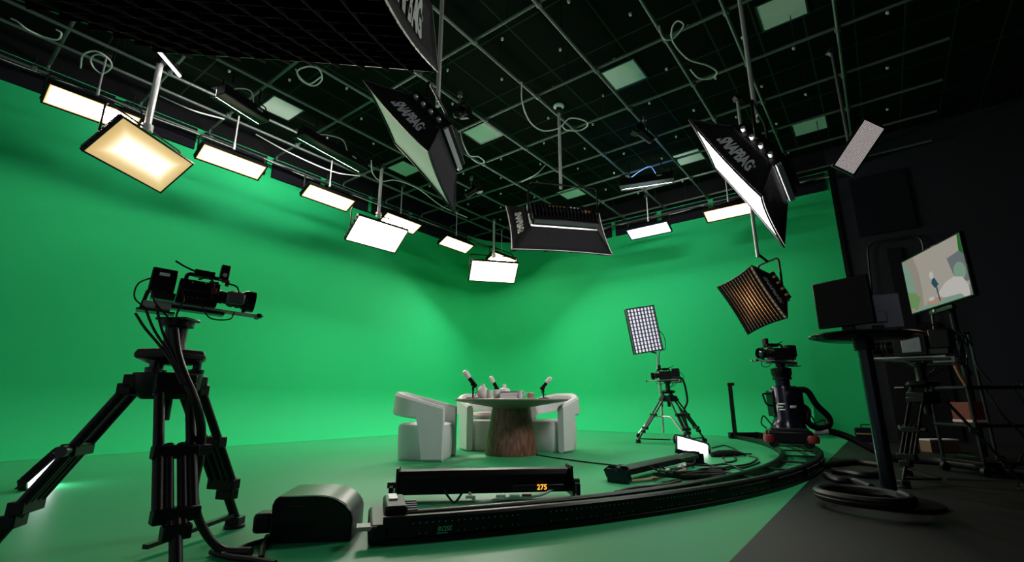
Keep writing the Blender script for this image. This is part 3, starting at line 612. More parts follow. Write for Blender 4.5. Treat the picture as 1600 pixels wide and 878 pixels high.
# ------------------------------------------------------------------ table and what stands on it
TX = L(-.01, 7.10)
t = thing('round_table', 'round table with a taupe top on a flared walnut drum base', 'table', TX)
MB().lathe([(.001, .615), (.26, .615), (.28, .64), (.80, .725), (.815, .735), (.815, .75), (.80, .755), (.001, .755)], 56).build('tabletop', 'taupe', t)
pf = [(.36, 0), (.365, .015), (.34, .2), (.30, .42), (.275, .62)]
n = 72; b = MB(); b.loft([[V((r_ * (1 + .012 * (j % 2)) * math.cos(2 * math.pi * j / n), r_ * (1 + .012 * (j % 2)) * math.sin(2 * math.pi * j / n), z_)) for j in range(n)] for r_, z_ in pf]); b.build('drum_base', 'walnut', t)
ZT = .756
def ontable(px, fwd): d = ray(px, 620); k = fwd / d.dot(FW); return V((d.x * k, d.y * k, ZT))
def mic(px, fwd, lean, label, sc=1.0):
    p = ontable(px, fwd); t = thing('table_microphone', label, 'microphone', p, YAW, 'microphones on the table'); k = sc
    MB().lathe([(.001, 0), (.075 * k, 0), (.075 * k, .012), (.06 * k, .018), (.001, .02)], 24).build('base', 'black', t)
    MB().cyl((0, 0, .015), (0, 0, .15 * k), .011, n=10).build('stem', 'black', t); MB().cyl((0, 0, .09 * k), (0, 0, .13 * k), .017, n=10).build('stem_joint', 'black', t)
    d = V((math.sin(lean), -.25, math.cos(lean))).normalized(); a = V((0, 0, .17 * k)) - d * .05 * k; b_ = a + d * .13 * k
    MB().cyl(a, b_, .027 * k, n=14).build('body', 'gloss', t); MB().box(V((0, 0, .155 * k)), (.05 * k, .07 * k, .035 * k)).build('yoke', 'black', t, bev=.006)
    fo = MB(); fo.tube([b_ - d * .01, b_ + d * .02 * k, b_ + d * .07 * k, b_ + d * .09 * k, b_ + d * .098 * k], .03, 14, rad=[.026 * k, .033 * k, .033 * k, .024 * k, .006 * k]); fo.build('foam_windscreen', 'white', t)
    MB().tube(smooth_path([a, a + V((.02, .03, -.06)), V((.03, .03, .06)), V((.02, .04, .01))]), .005, 6).build('lead', 'rubber', t)
mic(739, 6.62, R(-38), 'white tipped microphone nearest on the left side of the table', 1.2); mic(775, 7.5, R(-30), 'white tipped microphone at the back of the table behind the white boxes', 1.05); mic(849, 7.05, R(42), 'white tipped microphone on the right side of the table')
p = ontable(754, 6.95); o = MB().lathe([(.001, 0), (.05, 0), (.075, .03), (.085, .08), (.075, .125), (.045, .16), (.03, .175), (.03, .2), (.035, .205), (.022, .205), (.02, .15)], 28).build('vase', 'ceramic'); o.location = p; tag(o, 'small cream bottle vase beside the left microphone', 'vase')
p = ontable(788, 7.15); t = thing('lidded_jar', 'rounded white jar with a stubby stopper behind the books', 'jar', p)
MB().lathe([(.001, 0), (.06, 0), (.085, .04), (.09, .1), (.075, .14), (.03, .155), (.001, .157)], 26).build('body', 'white', t); MB().lathe([(.001, .155), (.026, .155), (.028, .2), (.024, .205), (.001, .205)], 18).build('stopper', 'white', t)
def tbox(px, fwd, d, rz, m, label, name, cat, z=0.): 
    o = MB().box((0, 0, d[2] / 2), d).build(name, m, bev=.004); o.location = ontable(px, fwd) + UP * z; o.rotation_euler = (0, 0, YAW + rz); return tag(o, label, cat)
def cup(px, fwd, r_, h_, m, label, name='tumbler', cat='cup'):
    p = ontable(px, fwd); t = thing(name, label, cat, p)
    MB().lathe([(.001, .0), (r_ * .85, 0), (r_, .01), (r_, h_), (r_ * .9, h_), (r_ * .85, .012), (.001, .012)], 22).build('body', m, t); return t
cup(765, 6.72, .042, .115, 'white', 'white tumbler on the table just right of the vase'); cup(776, 6.85, .045, .125, 'white', 'taller white tumbler on the table in front of the back microphone')
tbox(798, 6.78, (.30, .20, .045), .08, 'paper', 'thick white book at the bottom of the stack on the table', 'book', 'book')
b2 = tbox(799, 6.78, (.27, .19, .035), -.05, 'paper', 'white book in the middle of the stack on the table', 'book', 'book', .0455)
b2 = tbox(796, 6.78, (.25, .18, .014), .03, 'brownbook', 'thin brown book topping the stack on the table', 'book', 'book', .081)
t = cup(829, 6.85, .05, .085, 'white', 'white mug with a tan front near the right microphone', 'mug'); MB().lathe([(.0515, .012), (.0515, .07), (.0512, .07), (.0512, .012)], 22).build('band', 'tan', t)
p = ontable(813, 6.7); t = thing('milk_jug', 'little white jug with a raised spout at the right of the books', 'jug', p)
MB().lathe([(.001, 0), (.035, 0), (.042, .04), (.034, .08), (.04, .11), (.034, .11), (.03, .08), (.001, .02)], 20).build('body', 'white', t); MB().tube(smooth_path([(.035, 0, .09), (.07, 0, .085), (.07, 0, .04), (.04, 0, .03)]), .007, 8).build('handle', 'white', t)

# chairs: a rounded seat drum wrapped by a floating back band that lands on two front slabs
def chair(loc, rz, label):
    t = thing('armchair', label, 'chair', loc, rz, 'white tub armchairs around the table')
    def sq(rx, ry, z, n=40, e=.42): 
        out = []
        for j in range(n):
            a = 2 * math.pi * j / n; c_, s_ = math.cos(a), math.sin(a); out.append(V((math.copysign(abs(c_) ** e, c_) * rx, math.copysign(abs(s_) ** e, s_) * ry, z)))
        return out
    b = MB(); b.loft([sq(.30, .28, .0), sq(.315, .295, .03), sq(.325, .305, .2), sq(.325, .305, .38), sq(.315, .295, .425), sq(.28, .26, .445), sq(.16, .15, .452)]); b.build('seat', 'cream', t)
    n = 44; pts = []
    for i in range(n + 1):
        u = -1 + 2 * i / n; au = abs(u)
        # plan: straight sides then an oval back; x forward, y to the side
        if au > .58: k_ = (au - .58) / .42; x = -.08 + .40 * k_; y = .36
        else: a = au / .58 * math.pi / 2; x = -.08 - .34 * math.cos(a); y = .36 * math.sin(a)
        pts.append((V((x, math.copysign(y, u), 0)), au))
    rings = []
    for i, (p, au) in enumerate(pts):
        d = (pts[min(i + 1, n)][0] - pts[max(i - 1, 0)][0]).normalized(); nn = V((d.y, -d.x, 0))  # outward
        k_ = max(0, (au - .15) / .85); top = .845 - .19 * k_ ** 1.2; fl_ = au > .70
        bot = 0.005 if fl_ else .56 - .10 * k_ ; th = .05
        if .655 < au <= .70: bot = .30
        r_ = .022; lean = .045 * (1 - k_)
        prof_ = [(-th + r_, bot), (th - r_, bot), (th, bot + r_), (th, (bot + top) / 2), (th, top - r_ * 1.5), (th - r_ * 1.3, top), (-th + r_ * 1.3, top), (-th, top - r_ * 1.5), (-th, (bot + top) / 2), (-th, bot + r_)]
        rings.append([p + nn * (o_ + lean * max(0, z_ - .4) / .45) + UP * z_ for o_, z_ in prof_])
    b = MB(); b.loft(rings); b.build('back_band', 'cream', t)
    return t
c1 = chair(L(-1.14, 6.66), YAW + R(-6), 'white armchair nearest the camera at the left of the table, back to the left')
c2 = chair(L(-.47, 8.0), YAW + R(-62), 'white armchair behind the left side of the table with a blush cushion')
c3 = chair(L(.62, 7.72), YAW + R(-128), 'white armchair at the right of the table')
o = MB(); o.loft([[V((math.cos(a) * r_ * .2, math.sin(a) * r_ * .2, z_)) for a in [2 * math.pi * j / 20 for j in range(20)]] for r_, z_ in ((.3, -.05), (.8, -.04), (1, 0), (.8, .04), (.3, .05))]); o = o.build('cushion', 'pink')
o.location = c2.matrix_basis @ V((.03, .0, .51)); o.rotation_euler = (0, 0, YAW); tag(o, 'blush round cushion lying on the armchair behind the table', 'cushion')
cable('cable', [TX + L(.33, -.12, .008), L(.6, 6.55, .008), L(.9, 6.15, .008), L(1.3, 5.75, .008), fl(968, 726, .008)], .008, 'rubber', 'thin dark cable running from the table base to the trough lamp', 'cable')

# ------------------------------------------------------------------ tripods and cameras
def tripod(loc, rz, label, top, rad, feet=(0, 120, 240), scale=1.0, spread=None, rt=.016, m='black', spreader_z=.35):
    t = thing('tripod', label, 'tripod', loc, rz); k = scale
    MB().lathe([(.001, top - .11 * k), (.09 * k, top - .11 * k), (.125 * k, top - .07 * k), (.13 * k, top), (.001, top)], 18).build('crown', m, t)
    MB().cyl((0, 0, top - .2 * k), (0, 0, top - .1 * k), .03 * k, n=12).build('bowl_knob', m, t)
    for a in feet:
        d = V((math.cos(R(a)), math.sin(R(a)), 0)); s_ = V((-d.y, d.x, 0)); a0 = d * .12 * k + UP * (top - .05 * k); a1 = d * rad + UP * .05
        P = lambda q: a0.lerp(a1, q)
        leg = MB().bar(P(-.02) - s_ * .075 * k, P(-.02) + s_ * .075 * k, .06 * k, .06 * k).build('leg', m, t, bev=.006)
        for q in (-1, 1):
            MB().cyl(P(0) + s_ * .055 * k * q, P(.72) + s_ * .055 * k * q, rt * k, n=10).build('upper_tube', m, leg)
            MB().cyl(P(.36) + s_ * .022 * k * q, P(.80) + s_ * .022 * k * q, rt * .9 * k, n=10).build('middle_tube', m, leg)
        MB().cyl(P(.74), P(1.0), rt * 1.1 * k, n=10).build('lower_tube', m, leg)
        for q, wd in ((.03, .15), (.40, .155), (.72, .15), (.80, .09)): MB().bar(P(q) - s_ * wd * k / 2, P(q) + s_ * wd * k / 2, .055 * k, .05 * k).build('leg_clamp', m, leg, bev=.006)
        kn = MB().cyl(P(.40) + s_ * .07 * k, P(.40) + s_ * .12 * k, .022 * k, n=10); kn.build('clamp_knob', 'satin', leg)
        ft = MB().box(a1 + UP * -.02, (.07 * k, .07 * k, .06)); ft.cyl(d * rad, d * rad + UP * .02, .05 * k, n=14); ft.build('rubber_foot', 'rubber', leg, bev=.006)
        if spread is None or a in spread:
            sp = MB().bar(P(.97) + UP * .0, UP * .045 + d * .03, .03 * k, .018 * k); sp.build('spreader_arm', 'satin', t)
    return t
def fluid_head(loc, rz, label, z0, z1, k=1.0):
    """levelling plate, column and quick plate between tripod and camera"""
    t = thing('tripod_mount', label, 'camera head', V((loc[0], loc[1], z0)), rz); h_ = z1 - z0
    for a in (30, 150, 270):
        d = V((math.cos(R(a)), math.sin(R(a)), 0)) * .115 * k; MB().lathe([(.001, 0), (.035 * k, 0), (.037 * k, .022 * k), (.02 * k, .026 * k), (.02 * k, .06 * k), (.001, .06 * k)], 14, Matrix.Translation(d)).build('levelling_knob', 'satin', t)
    pl = MB().lathe([(.001, .045 * k), (.10 * k, .045 * k), (.165 * k, .07 * k), (.175 * k, .085 * k), (.16 * k, .115 * k), (.07 * k, .125 * k), (.001, .125 * k)], 6); pl.build('levelling_plate', 'black', t, bev=.012)
    MB().lathe([(.001, .12 * k), (.058 * k, .12 * k), (.05 * k, .15 * k), (.05 * k, h_ - .05 * k), (.075 * k, h_ - .045 * k), (.075 * k, h_ - .01 * k), (.001, h_ - .01 * k)], 22).build('column', 'black', t)
    MB().box((0, 0, h_ - .008 * k), (.16 * k, .12 * k, .016 * k)).build('quick_plate', 'satin', t, bev=.004)
    return t
def camera_rig(loc, rz, tilt, label, k=1.0, lens_len=.26, plate=None, red=True, vf=True):
    mtx = Matrix.Translation(V(loc)) @ Matrix.Rotation(rz, 4, 'Z') @ Matrix.Rotation(tilt, 4, 'Y') @ Matrix.Scale(k, 4)
    t = thing('video_camera', label, 'camera', mtx=mtx)
    MB().box((-.02, 0, .012), (.46, .11, .022)).build('base_plate', 'satin', t, bev=.004)
    for q in (-1, 1): MB().cyl((-.22, q * .035, .035), (.47, q * .035, .035), .0095, n=10).build('rod', 'silver', t)
    MB().box((.44, 0, .035), (.03, .13, .03)).build('rod_clamp', 'black', t, bev=.004)
    pn = MB(); rr = random.Random(3)
    for i in range(12): pn.box((-.07 + (i % 6) * .028, .078, .09 + (i // 6) * .05 + rr.random() * .02), (.016, .008, .012)); pn.box((-.07 + (i % 6) * .028, -.078, .09 + (i // 6) * .05), (.016, .008, .012))
    bd = MB().box((.02, 0, .135), (.25, .15, .17)).build('body', 'black', t, bev=.006, extra=(pn, 'satin'))
    for x, z_ in ((-.03, .2), (.05, .21)): MB().cyl((x, -.077, z_), (x, -.084, z_), .007, n=10).build('dial', 'grille', bd)
    if red: MB().box((.11, -.079, .165), (.035, .01, .045)).build('red_port', 'red', bd, bev=.003); MB().box((.10, -.06, .225), (.06, .03, .02)).build('red_clip', 'red', bd, bev=.003)
    bt = MB().box((-.20, 0, .185), (.15, .13, .17)).build('battery', 'black', t, bev=.012); MB().box((-.20, -.067, .225), (.06, .006, .022)).build('battery_label', 'white', bt)
    MB().box((-.18, .0, .08), (.14, .11, .05)).build('adapter_plate', 'satin', t, bev=.004)
    MB().tube([(-.27, -.04, .10), (-.285, -.04, -.03)], .012).build('rear_bracket', 'black', t); MB().box((-.20, -.0, -.035), (.22, .14, .012)).build('accessory_tray', 'satin', t, bev=.003)
    MB().box((-.20, -.01, .005), (.16, .10, .05)).build('receiver', 'grille', t, bev=.006)
    T = Matrix.Translation((.145, 0, .14)) @ Matrix.Rotation(math.pi / 2, 4, 'Y'); L_ = lens_len
    ln = MB().lathe([(.001, 0), (.048, 0), (.05, .03), (.046, .035), (.046, L_ * .25), (.058, L_ * .28), (.06, L_ * .62), (.064, L_ * .66), (.075, L_ * .72), (.08, L_ * .78), (.08, L_), (.072, L_), (.07, L_ - .03), (.001, L_ - .035)], 28, T).build('lens', 'gloss', t)
    MB().lathe([(.001, L_ - .03), (.066, L_ - .03), (.05, L_ - .018), (.001, L_ - .012)], 24, T).build('front_glass', 'lens', ln)
    gr = MB()
    for z_ in (L_ * .32, L_ * .5): gr.lathe([(.0605, z_), (.064, z_ + .002), (.064, z_ + L_ * .1), (.0605, z_ + L_ * .102)], 40, T)
    gr.build('focus_ring', 'satin', ln)
    MB().box((.145 + L_ * .45, -.075, .135), (L_ * .5, .05, .09)).build('zoom_servo', 'boxgrey', ln, bev=.018, seg=3)
    MB().box((.145 + L_ * .75, 0, .06), (.02, .05, .05)).build('lens_support', 'black', t, bev=.003)
    MB().tube(round_path([(-.07, 0, .22), (-.07, 0, .275), (.19, 0, .275), (.19, 0, .23)], .03), .014).build('top_handle', 'black', t)
    if vf:
        MB().box((.03, -.06, .275), (.13, .07, .05)).build('viewfinder_arm', 'black', t, bev=.006); MB().box((.155, -.06, .315), (.06, .07, .11)).build('viewfinder', 'black', t, bev=.008)
        MB().cyl((.155, -.096, .29), (.155, -.105, .29), .015, n=14).build('knob', 'silver', t); MB().box((.17, -.07, .25), (.05, .03, .02)).build('red_lever', 'red', t, bev=.003)
        MB().tube(smooth_path([(-.03, -.05, .29), (-.1, -.06, .31), (-.16, -.07, .335)]), .007).build('antenna', 'black', t)
    for i, pts in enumerate(([(-.26, -.03, .2), (-.33, -.08, .13), (-.33, -.08, .03), (-.25, -.05, -.03)], [(-.10, -.075, .16), (-.06, -.12, .06), (-.08, -.11, -.06), (-.02, -.08, -.12)], [(-.24, -.06, .1), (-.22, -.11, .02), (-.12, -.10, -.08), (-.04, -.05, -.14)],
                             [(.18, -.06, .24), (.25, -.08, .22), (.27, -.06, .16), (.22, -.05, .1)], [(.05, -.08, .05), (.12, -.1, -.04), (.24, -.09, -.03), (.27, -.05, .03)], [(.0, -.07, .23), (.06, -.1, .25), (.1, -.1, .2), (.1, -.085, .1)])):
        MB().tube(smooth_path(pts), .0055 + .001 * (i % 2), 7).build('lead', 'rubber', t)
    if plate:
        MB().box((.0, .079, .14), (.15, .012, .13)).build('side_plate', 'monitorback', t, bev=.01); MB().box((.0, .087, .15), (.06, .003, .015)).build('mark', 'grille', t)
    return t
# the near tripod, left
NT = L(-1.76, 2.5); rzn = YAW
tt = tripod(NT, rzn, 'black two stage tripod standing large at the left foreground', ht(262, 590, NT).z + .02, .60, feet=(-42, 78, 197), rt=.0195, scale=1.15, spread=(78,))
zc = ht(262, 590, NT).z + .02; zp = ht(270, 497, NT).z
fluid_head(NT, rzn, 'black column camera head with levelling plate on the large left tripod', zc, zp)
camera_rig(V((NT.x, NT.y, zp + .012)) + L(.035, .03, .03), YAW + R(38), R(3), 'large broadcast camera with a long lens on the left foreground tripod', .74, lens_len=.25)
# cable bundle from the camera down the tripod
z0 = zp
pb = [at(272, 515, 2.36), at(276, 548, 2.32), at(287, 585, 2.26), at(303, 622, 2.26), at(314, 665, 2.33), at(312, 715, 2.42), at(303, 765, 2.42), at(312, 815, 2.50), fl(345, 858, .03), fl(392, 862, .03)]
cable('cable_bundle', pb, .020, 'rubber', 'thick black cable bundle running down the left foreground tripod to the floor', 'cable', n=10)
for i, (dx, lab) in enumerate(((-.10, 'thin black cable dropping from the left side of the big camera'), (-.05, 'thin black cable dropping beside the column of the big camera'), (-.01, 'black cable curling from the big camera into the bundle'))):
    cable('cable', [at(212 + 16 * i, 490 - 6 * i, 2.36), at(226 + 13 * i, 512, 2.33), at(248 + 7 * i, 538, 2.31), at(268 + 4 * i, 566, 2.27), at(284 + 3 * i, 600, 2.22)], .0065, 'rubber', lab)
# middle tripod with camera, beside the flood on a rolling stand
MT = fl(1050, 691); zt = ht(1052, 618, MT).z
tripod(MT, YAW, 'brownish black tripod standing in the middle distance beside the panel light', zt, .66, feet=(192, -78, 12), rt=.015, m='satin')
fluid_head(MT, YAW, 'black camera head on the middle distance tripod', zt, ht(1045, 596, MT).z, .8)
camera_rig(V((MT.x, MT.y, ht(1045, 596, MT).z)), YAW + R(150), R(2), 'small camera on the middle distance tripod pointing left at the table', .85, lens_len=.18)
pc = [V((MT.x, MT.y, 1.1)) + L(.12, 0, .02), V((MT.x, MT.y, 1.0)) + L(.28, -.02, .12), V((MT.x, MT.y, .75)) + L(.33, -.04, 0), V((MT.x, MT.y, .5)) + L(.25, -.05, .05), V((MT.x, MT.y, .3)) + L(.26, -.1, 0), V((MT.x, MT.y, .02)) + L(.28, -.15, 0)]
cable('cable', pc, .02, 'rubber', 'thick looped black cable hanging from the middle distance camera to the floor')
FS = fl(1037, 684); t = thing('rolling_stand_lamp', 'upright grid of bright white led rows on a rolling steel stand', 'lamp', FS, YAW)
zz = ht(1032, 552, FS).z
MB().cyl((0, 0, .1), (-.02, 0, zz), .017).build('pole', 'silver', t); MB().cyl((0, 0, .1), (0, 0, zz * .5), .024).build('pole_sleeve', 'silver', t)
for a in (185, 300, 20):
    d = V((math.cos(R(a)), math.sin(R(a)), 0)); lg = MB().tube(round_path([UP * .42, d * .22 + UP * .42, d * .52 + UP * .09], .06), .013).build('leg', 'silver', t)
    MB().cyl(d * .52 + UP * .045 + V((-d.y, d.x, 0)) * .015, d * .52 + UP * .045 - V((-d.y, d.x, 0)) * .015, .045, n=14).build('caster', 'rubber', lg)
cf = V((-3.096, 7.766, 1.897)); kf = 1.27; cf = EYE + (cf - EYE) * kf
loc_ = (cf - FS); T0 = frame(cf, V((math.cos(R(-41)), math.sin(R(-41)), 0)) * .995 - UP * .04, V((-math.sin(R(-41)), math.cos(R(-41)), 0)) * math.cos(R(10)) + UP * math.sin(R(10)))
Tw = Matrix.Translation(FS) @ Matrix.Rotation(YAW, 4, 'Z'); T = Tw.inverted() @ T0; W_, H_ = .5 * kf, .75 * kf
MB().box((0, 0, -.035), (W_ + .03, H_ + .03, .06), T=T).build('panel_housing', 'satin', t, bev=.008)
MB().grid(lambda u, v: T @ V(((u - .5) * W_, (v - .5) * H_, .0)), 2, 2).build('led_face', 'led', t)
g = MB()
for i in range(9): g.box((-W_ / 2 + i * W_ / 8, 0, .028), (.012 + .012 * (i in (0, 8)), H_ + .03, .056), T=T)
for i in range(13): g.box((0, -H_ / 2 + i * H_ / 12, .028), (W_ + .03, .016 + .010 * (i in (0, 12)), .056), T=T)
g.build('louvre_grid', 'boxgrey', t)
pt = T @ V((.05, -H_ / 2, -.05)); MB().tube([V((-.02, 0, zz)), pt.lerp(V((-.02, 0, zz)), .5) + V((.02, 0, 0)), pt, T @ V((0, 0, -.06))], .016).build('bracket', 'black', t)
MB().tube(smooth_path([T @ V((W_ / 2, 0, -.05)), T @ V((W_ / 2 + .16, -.2, -.08)), T @ V((W_ / 2 + .12, -H_ / 2, -.06)), V((.03, 0, zz - .05)), V((.02, -.03, .6))]), .008).build('power_lead', 'rubber', t)

# ------------------------------------------------------------------ robotic pedestal on the track
ar = R(10); RP = arc(7.40, ar); Tr = ar                         # local x points outwards from the table
t = thing('robotic_pedestal', 'tall dark blue robotic camera pedestal riding the curved track', 'camera pedestal', V((RP.x, RP.y, .128)), Tr + math.pi)
MB().box((0, 0, .14), (.52, .60, .16)).build('truck', 'black', t, bev=.03)
MB().box((.27, 0, .19), (.03, .5, .05)).build('front_bar', 'satin', t, bev=.008); MB().box((0, 0, .235), (.44, .5, .03)).build('deck', 'satin', t, bev=.006)
for x in (-.2, .2):
    for y in (-.27, .27):
        MB().lathe([(.001, -.03), (.055, -.03), (.06, -.02), (.06, .02), (.055, .03), (.001, .03)], 18, Matrix.Translation((x, y, .065)) @ Matrix.Rotation(math.pi / 2, 4, 'X')).build('wheel', 'rubber', t)
        MB().lathe([(.001, -.05), (.06, -.045), (.075, 0), (.06, .045), (.001, .05)], 16, Matrix.Translation((x * 1.25, y * 1.08, .12))).build('bumper', 'red', t)
hz = ht(1205, 590, RP).z - .128
col = MB().lathe([(.001, .24), (.22, .24), (.2, .30), (.165, .36), (.165, hz * .84), (.15, hz * .87), (.001, hz * .87)], 28).build('column', 'bluesteel', t)
MB().lathe([(.001, hz * .8), (.09, hz * .8), (.09, hz - .04), (.12, hz - .03), (.12, hz + .0), (.001, hz + .0)], 22).build('lift_tube', 'bluesteel', t)
def front(y, z_, w_, h_, name='stripe', m='brightletter'):       # stripes wrapped on the column, facing the camera
    a0_ = FA + y / .166; a1_ = FA + (y + w_) / .166; pts = [V((math.cos(a0_ + (a1_ - a0_) * i / 6), math.sin(a0_ + (a1_ - a0_) * i / 6), 0)) * .167 for i in range(7)]
    MB().grid(lambda u, v: pts[min(6, int(round(u * 6)))] + UP * (z_ + v * h_), 6, 1).build(name, m, t, solid=.002)
dirc = (EYE - RP); FA = math.atan2(dirc.y, dirc.x) - (Tr + math.pi)
for z_, a_, b_ in ((.60, -.10, .10), (.56, -.11, .08), (.52, -.08, .07)): front(a_, hz * z_, b_, .018)
front(-.12, hz * .50, .02, .09); front(.05, hz * .55, .09, .035); front(.02, hz * .70, .05, .09, 'label_plate', 'satin')
Tl = Matrix.Rotation(-(Tr + math.pi), 4, 'Z'); cr = Tl @ RT; cfw = Tl @ FW
RB = Matrix((cr, cfw, UP)).transposed()
MB().box(cr * .17 + cfw * .03 + UP * hz * .56, (.10, .22, hz * .46), R=RB).build('drive_box', 'black', t, bev=.02); MB().box(-cr * .155 + cfw * .05 + UP * hz * .62, (.06, .18, hz * .38), R=RB).build('cover_box', 'gloss', t, bev=.015)
MB().tube(round_path([-cr * .17 + UP * hz * .76, -cr * .30 + UP * hz * .76, -cr * .26 + UP * hz * .60, -cr * .17 + UP * hz * .58], .03), .012).build('grab_handle', 'black', t)
MB().tube(smooth_path([cr * .16 + UP * hz * .82, cr * .32 + UP * hz * .80, cr * .42 + UP * hz * .6, cr * .56 + UP * hz * .42, cr * .54 + UP * hz * .30, cr * .38 + UP * hz * .27, cr * .27 + UP * hz * .36, cr * .29 + UP * hz * .52, cr * .18 + UP * hz * .6]), .042, 10).build('cable_chain', 'rubber', t)
MB().tube(smooth_path([cr * .5 + UP * hz * .3, cr * .46 + UP * hz * .2, cr * .5 + UP * .34, cr * .3 + UP * .28]), .008).build('lead', 'rubber', t)
for s_ in (-1, 1): MB().tube(smooth_path([cr * .22 * s_ + UP * .28, cr * .32 * s_ + UP * .40, cr * .36 * s_ + UP * .30, cr * .3 * s_ + UP * .24]), .009).build('lead', 'rubber', t)
MB().lathe([(.001, hz), (.11, hz), (.13, hz + .05), (.13, hz + .12), (.08, hz + .135), (.06, hz + .14), (.06, hz + .19), (.001, hz + .19)], 22).build('pan_head', 'gloss', t)
camera_rig(V((RP.x, RP.y, hz + .128 + .19)), YAW + R(195), R(0), 'compact camera mounted on top of the robotic pedestal', .95, lens_len=.2)
p = [RP + L(.42, .05, .31), RP + L(.52, .0, .33), RP + L(.72, -.1, .26), RP + L(.95, -.5, .05), RP + L(1.25, -.9, .04), RP + L(1.2, -1.6, .04)]
t = cable('cable_hose', p, .045, 'rubber', 'thick black cable hose curving from the pedestal base to the dark floor', 'cable', n=10); MB().cyl(RP + L(.37, .05, .315), RP + L(.52, .0, .33), .05, n=14).build('pale_sleeve', 'palecable', t)

# ------------------------------------------------------------------ cables on the green floor
rr = random.Random(11)
ctr = fl(1065, 742)
for i in range(9):
    o_ = .06 * i; z_ = .012 + .012 * (i % 3)
    pts = [fl(1022 + i * 4, 741 - i * .3, .05 + z_), fl(1034 + i * 4, 743 - i * .6, .03 + z_), fl(1062 + i * 3, 745 - i * 1.0, z_ + .01), fl(1092 + 3 * (i % 3), 746 - i * 1.6, z_), fl(1122 + (i % 3) * 6, 744 - i * 1.5 + (i % 2) * 2, z_)]
    cable('cable', pts, .016, 'rubber', 'black cable of the bundle fanned out in front of the small trough lamp', group='bundle of cables on the floor')
for i, (pp, lab) in enumerate((([(1096, 722), (1120, 730), (1150, 728), (1172, 724), (1183, 716), (1170, 712)], 'thin black cable wandering right of the lit floor panel'),
                               ([(1105, 738), (1130, 736), (1150, 742), (1140, 748), (1125, 741), (1145, 731), (1165, 735)], 'thin black cable looped near the inner rail'),
                               ([(1120, 705), (1140, 708), (1150, 718), (1135, 722), (1130, 714), (1150, 706), (1165, 712)], 'thin black cable looped behind the flat black pouch'),
                               ([(1112, 700), (1130, 696), (1145, 700), (1160, 708), (1175, 709)], 'thin black cable along the far rail'),
                               ([(1085, 726), (1110, 727), (1135, 725), (1155, 731), (1175, 727), (1187, 722)], 'thin black cable crossing in front of the pouch'),
                               ([(962, 770), (985, 764), (1010, 761), (1040, 758), (1062, 752)], 'thick black cable lying along the near inner rail'))):
    cable('cable', [fl(x, y, .010 + .004 * (i % 2)) for x, y in pp], .010 if i < 5 else .018, 'rubber', lab, group='loose cables on the green floor')
p, q = fl(1112, 714), fl(1166, 712); o = MB(); d = q - p
o.tube([p + UP * .03, p.lerp(q, .2) + UP * .04, p.lerp(q, .6) + UP * .04, q + UP * .02], .05, 10, rad=[.03, .045, .045, .01]); tag(o.build('sandbag', 'fabric'), 'flat black pouch lying on the floor inside the curved rails', 'sandbag')
for i, (pp, lab) in enumerate((([(345, 868), (372, 858), (395, 850), (425, 842)], 'thick black cable from the tripod foot to the rounded housing'), ([(408, 872), (412, 850), (418, 838)], 'black cable standing up by the rounded housing'), ([(330, 862), (360, 870), (395, 874), (430, 880)], 'black cable on the floor at the bottom edge by the tripod'))):
    cable('cable', [fl(x, y, .015) for x, y in pp], .014, 'rubber', lab, group='cables at the tripod foot')

# ------------------------------------------------------------------ right side: monitor stand, television, camera, cart
MS = fl(1394, 788); t = thing('monitor_stand', 'black pole stand with an oval shelf at the right', 'stand', MS, YAW)
zs = ht(1345, 527, MS).z
MB().cyl((0, 0, .0), (0, 0, zs), .048, n=18).build('pole', 'bluesteel', t); MB().lathe([(.001, 0), (.30, 0), (.30, .02), (.28, .03), (.001, .03)], 32).build('base_plate', 'black', t)
MB().lathe([(.001, -.03), (.30, -.025), (.40, .0), (.41, .012), (.38, .025), (.001, .025)], 40, Matrix.Translation((.02, 0, zs)) @ Matrix.Diagonal((1, .75, 1, 1))).build('shelf', 'gloss', t)
MB().cyl((0, 0, zs - .1), (0, 0, zs), .07, n=16).build('shelf_collar', 'black', t)
def monitor(pc, yaw, wd, hg, label, face, back, z0):
    t = thing('monitor', label, 'monitor', V((pc.x, pc.y, z0)), yaw, 'monitors on the stand')
    MB().box((0, 0, .05 + hg / 2), (.045, wd, hg)).build('case', back, t, bev=.008)
    MB().grid(lambda u, v: (.0235, (u - .5) * (wd - .03), .05 + .015 + v * (hg - .03)), 1, 1).build('screen', face, t)
    MB().box((-.03, 0, .06 + hg * .3), (.04, wd * .4, hg * .35)).build('rear_bulge', back, t, bev=.01)
    MB().box((-.01, 0, .006), (.16, wd * .5, .012)).build('foot', 'gloss', t, bev=.004); MB().box((-.02, 0, .04), (.03, .08, .07)).build('neck', 'black', t)
    return t
zs2 = zs + .026
m1 = monitor(MS + L(-.155, -.07), YAW + R(-150), .40, .37, 'black monitor on the oval shelf, dark face turned to the camera', 'screenoff', 'black', zs2)
m2 = monitor(MS + L(.18, .06), YAW + R(60), .34, .27, 'slate grey back of a second monitor on the oval shelf', 'gloss', 'monitorback', zs2)
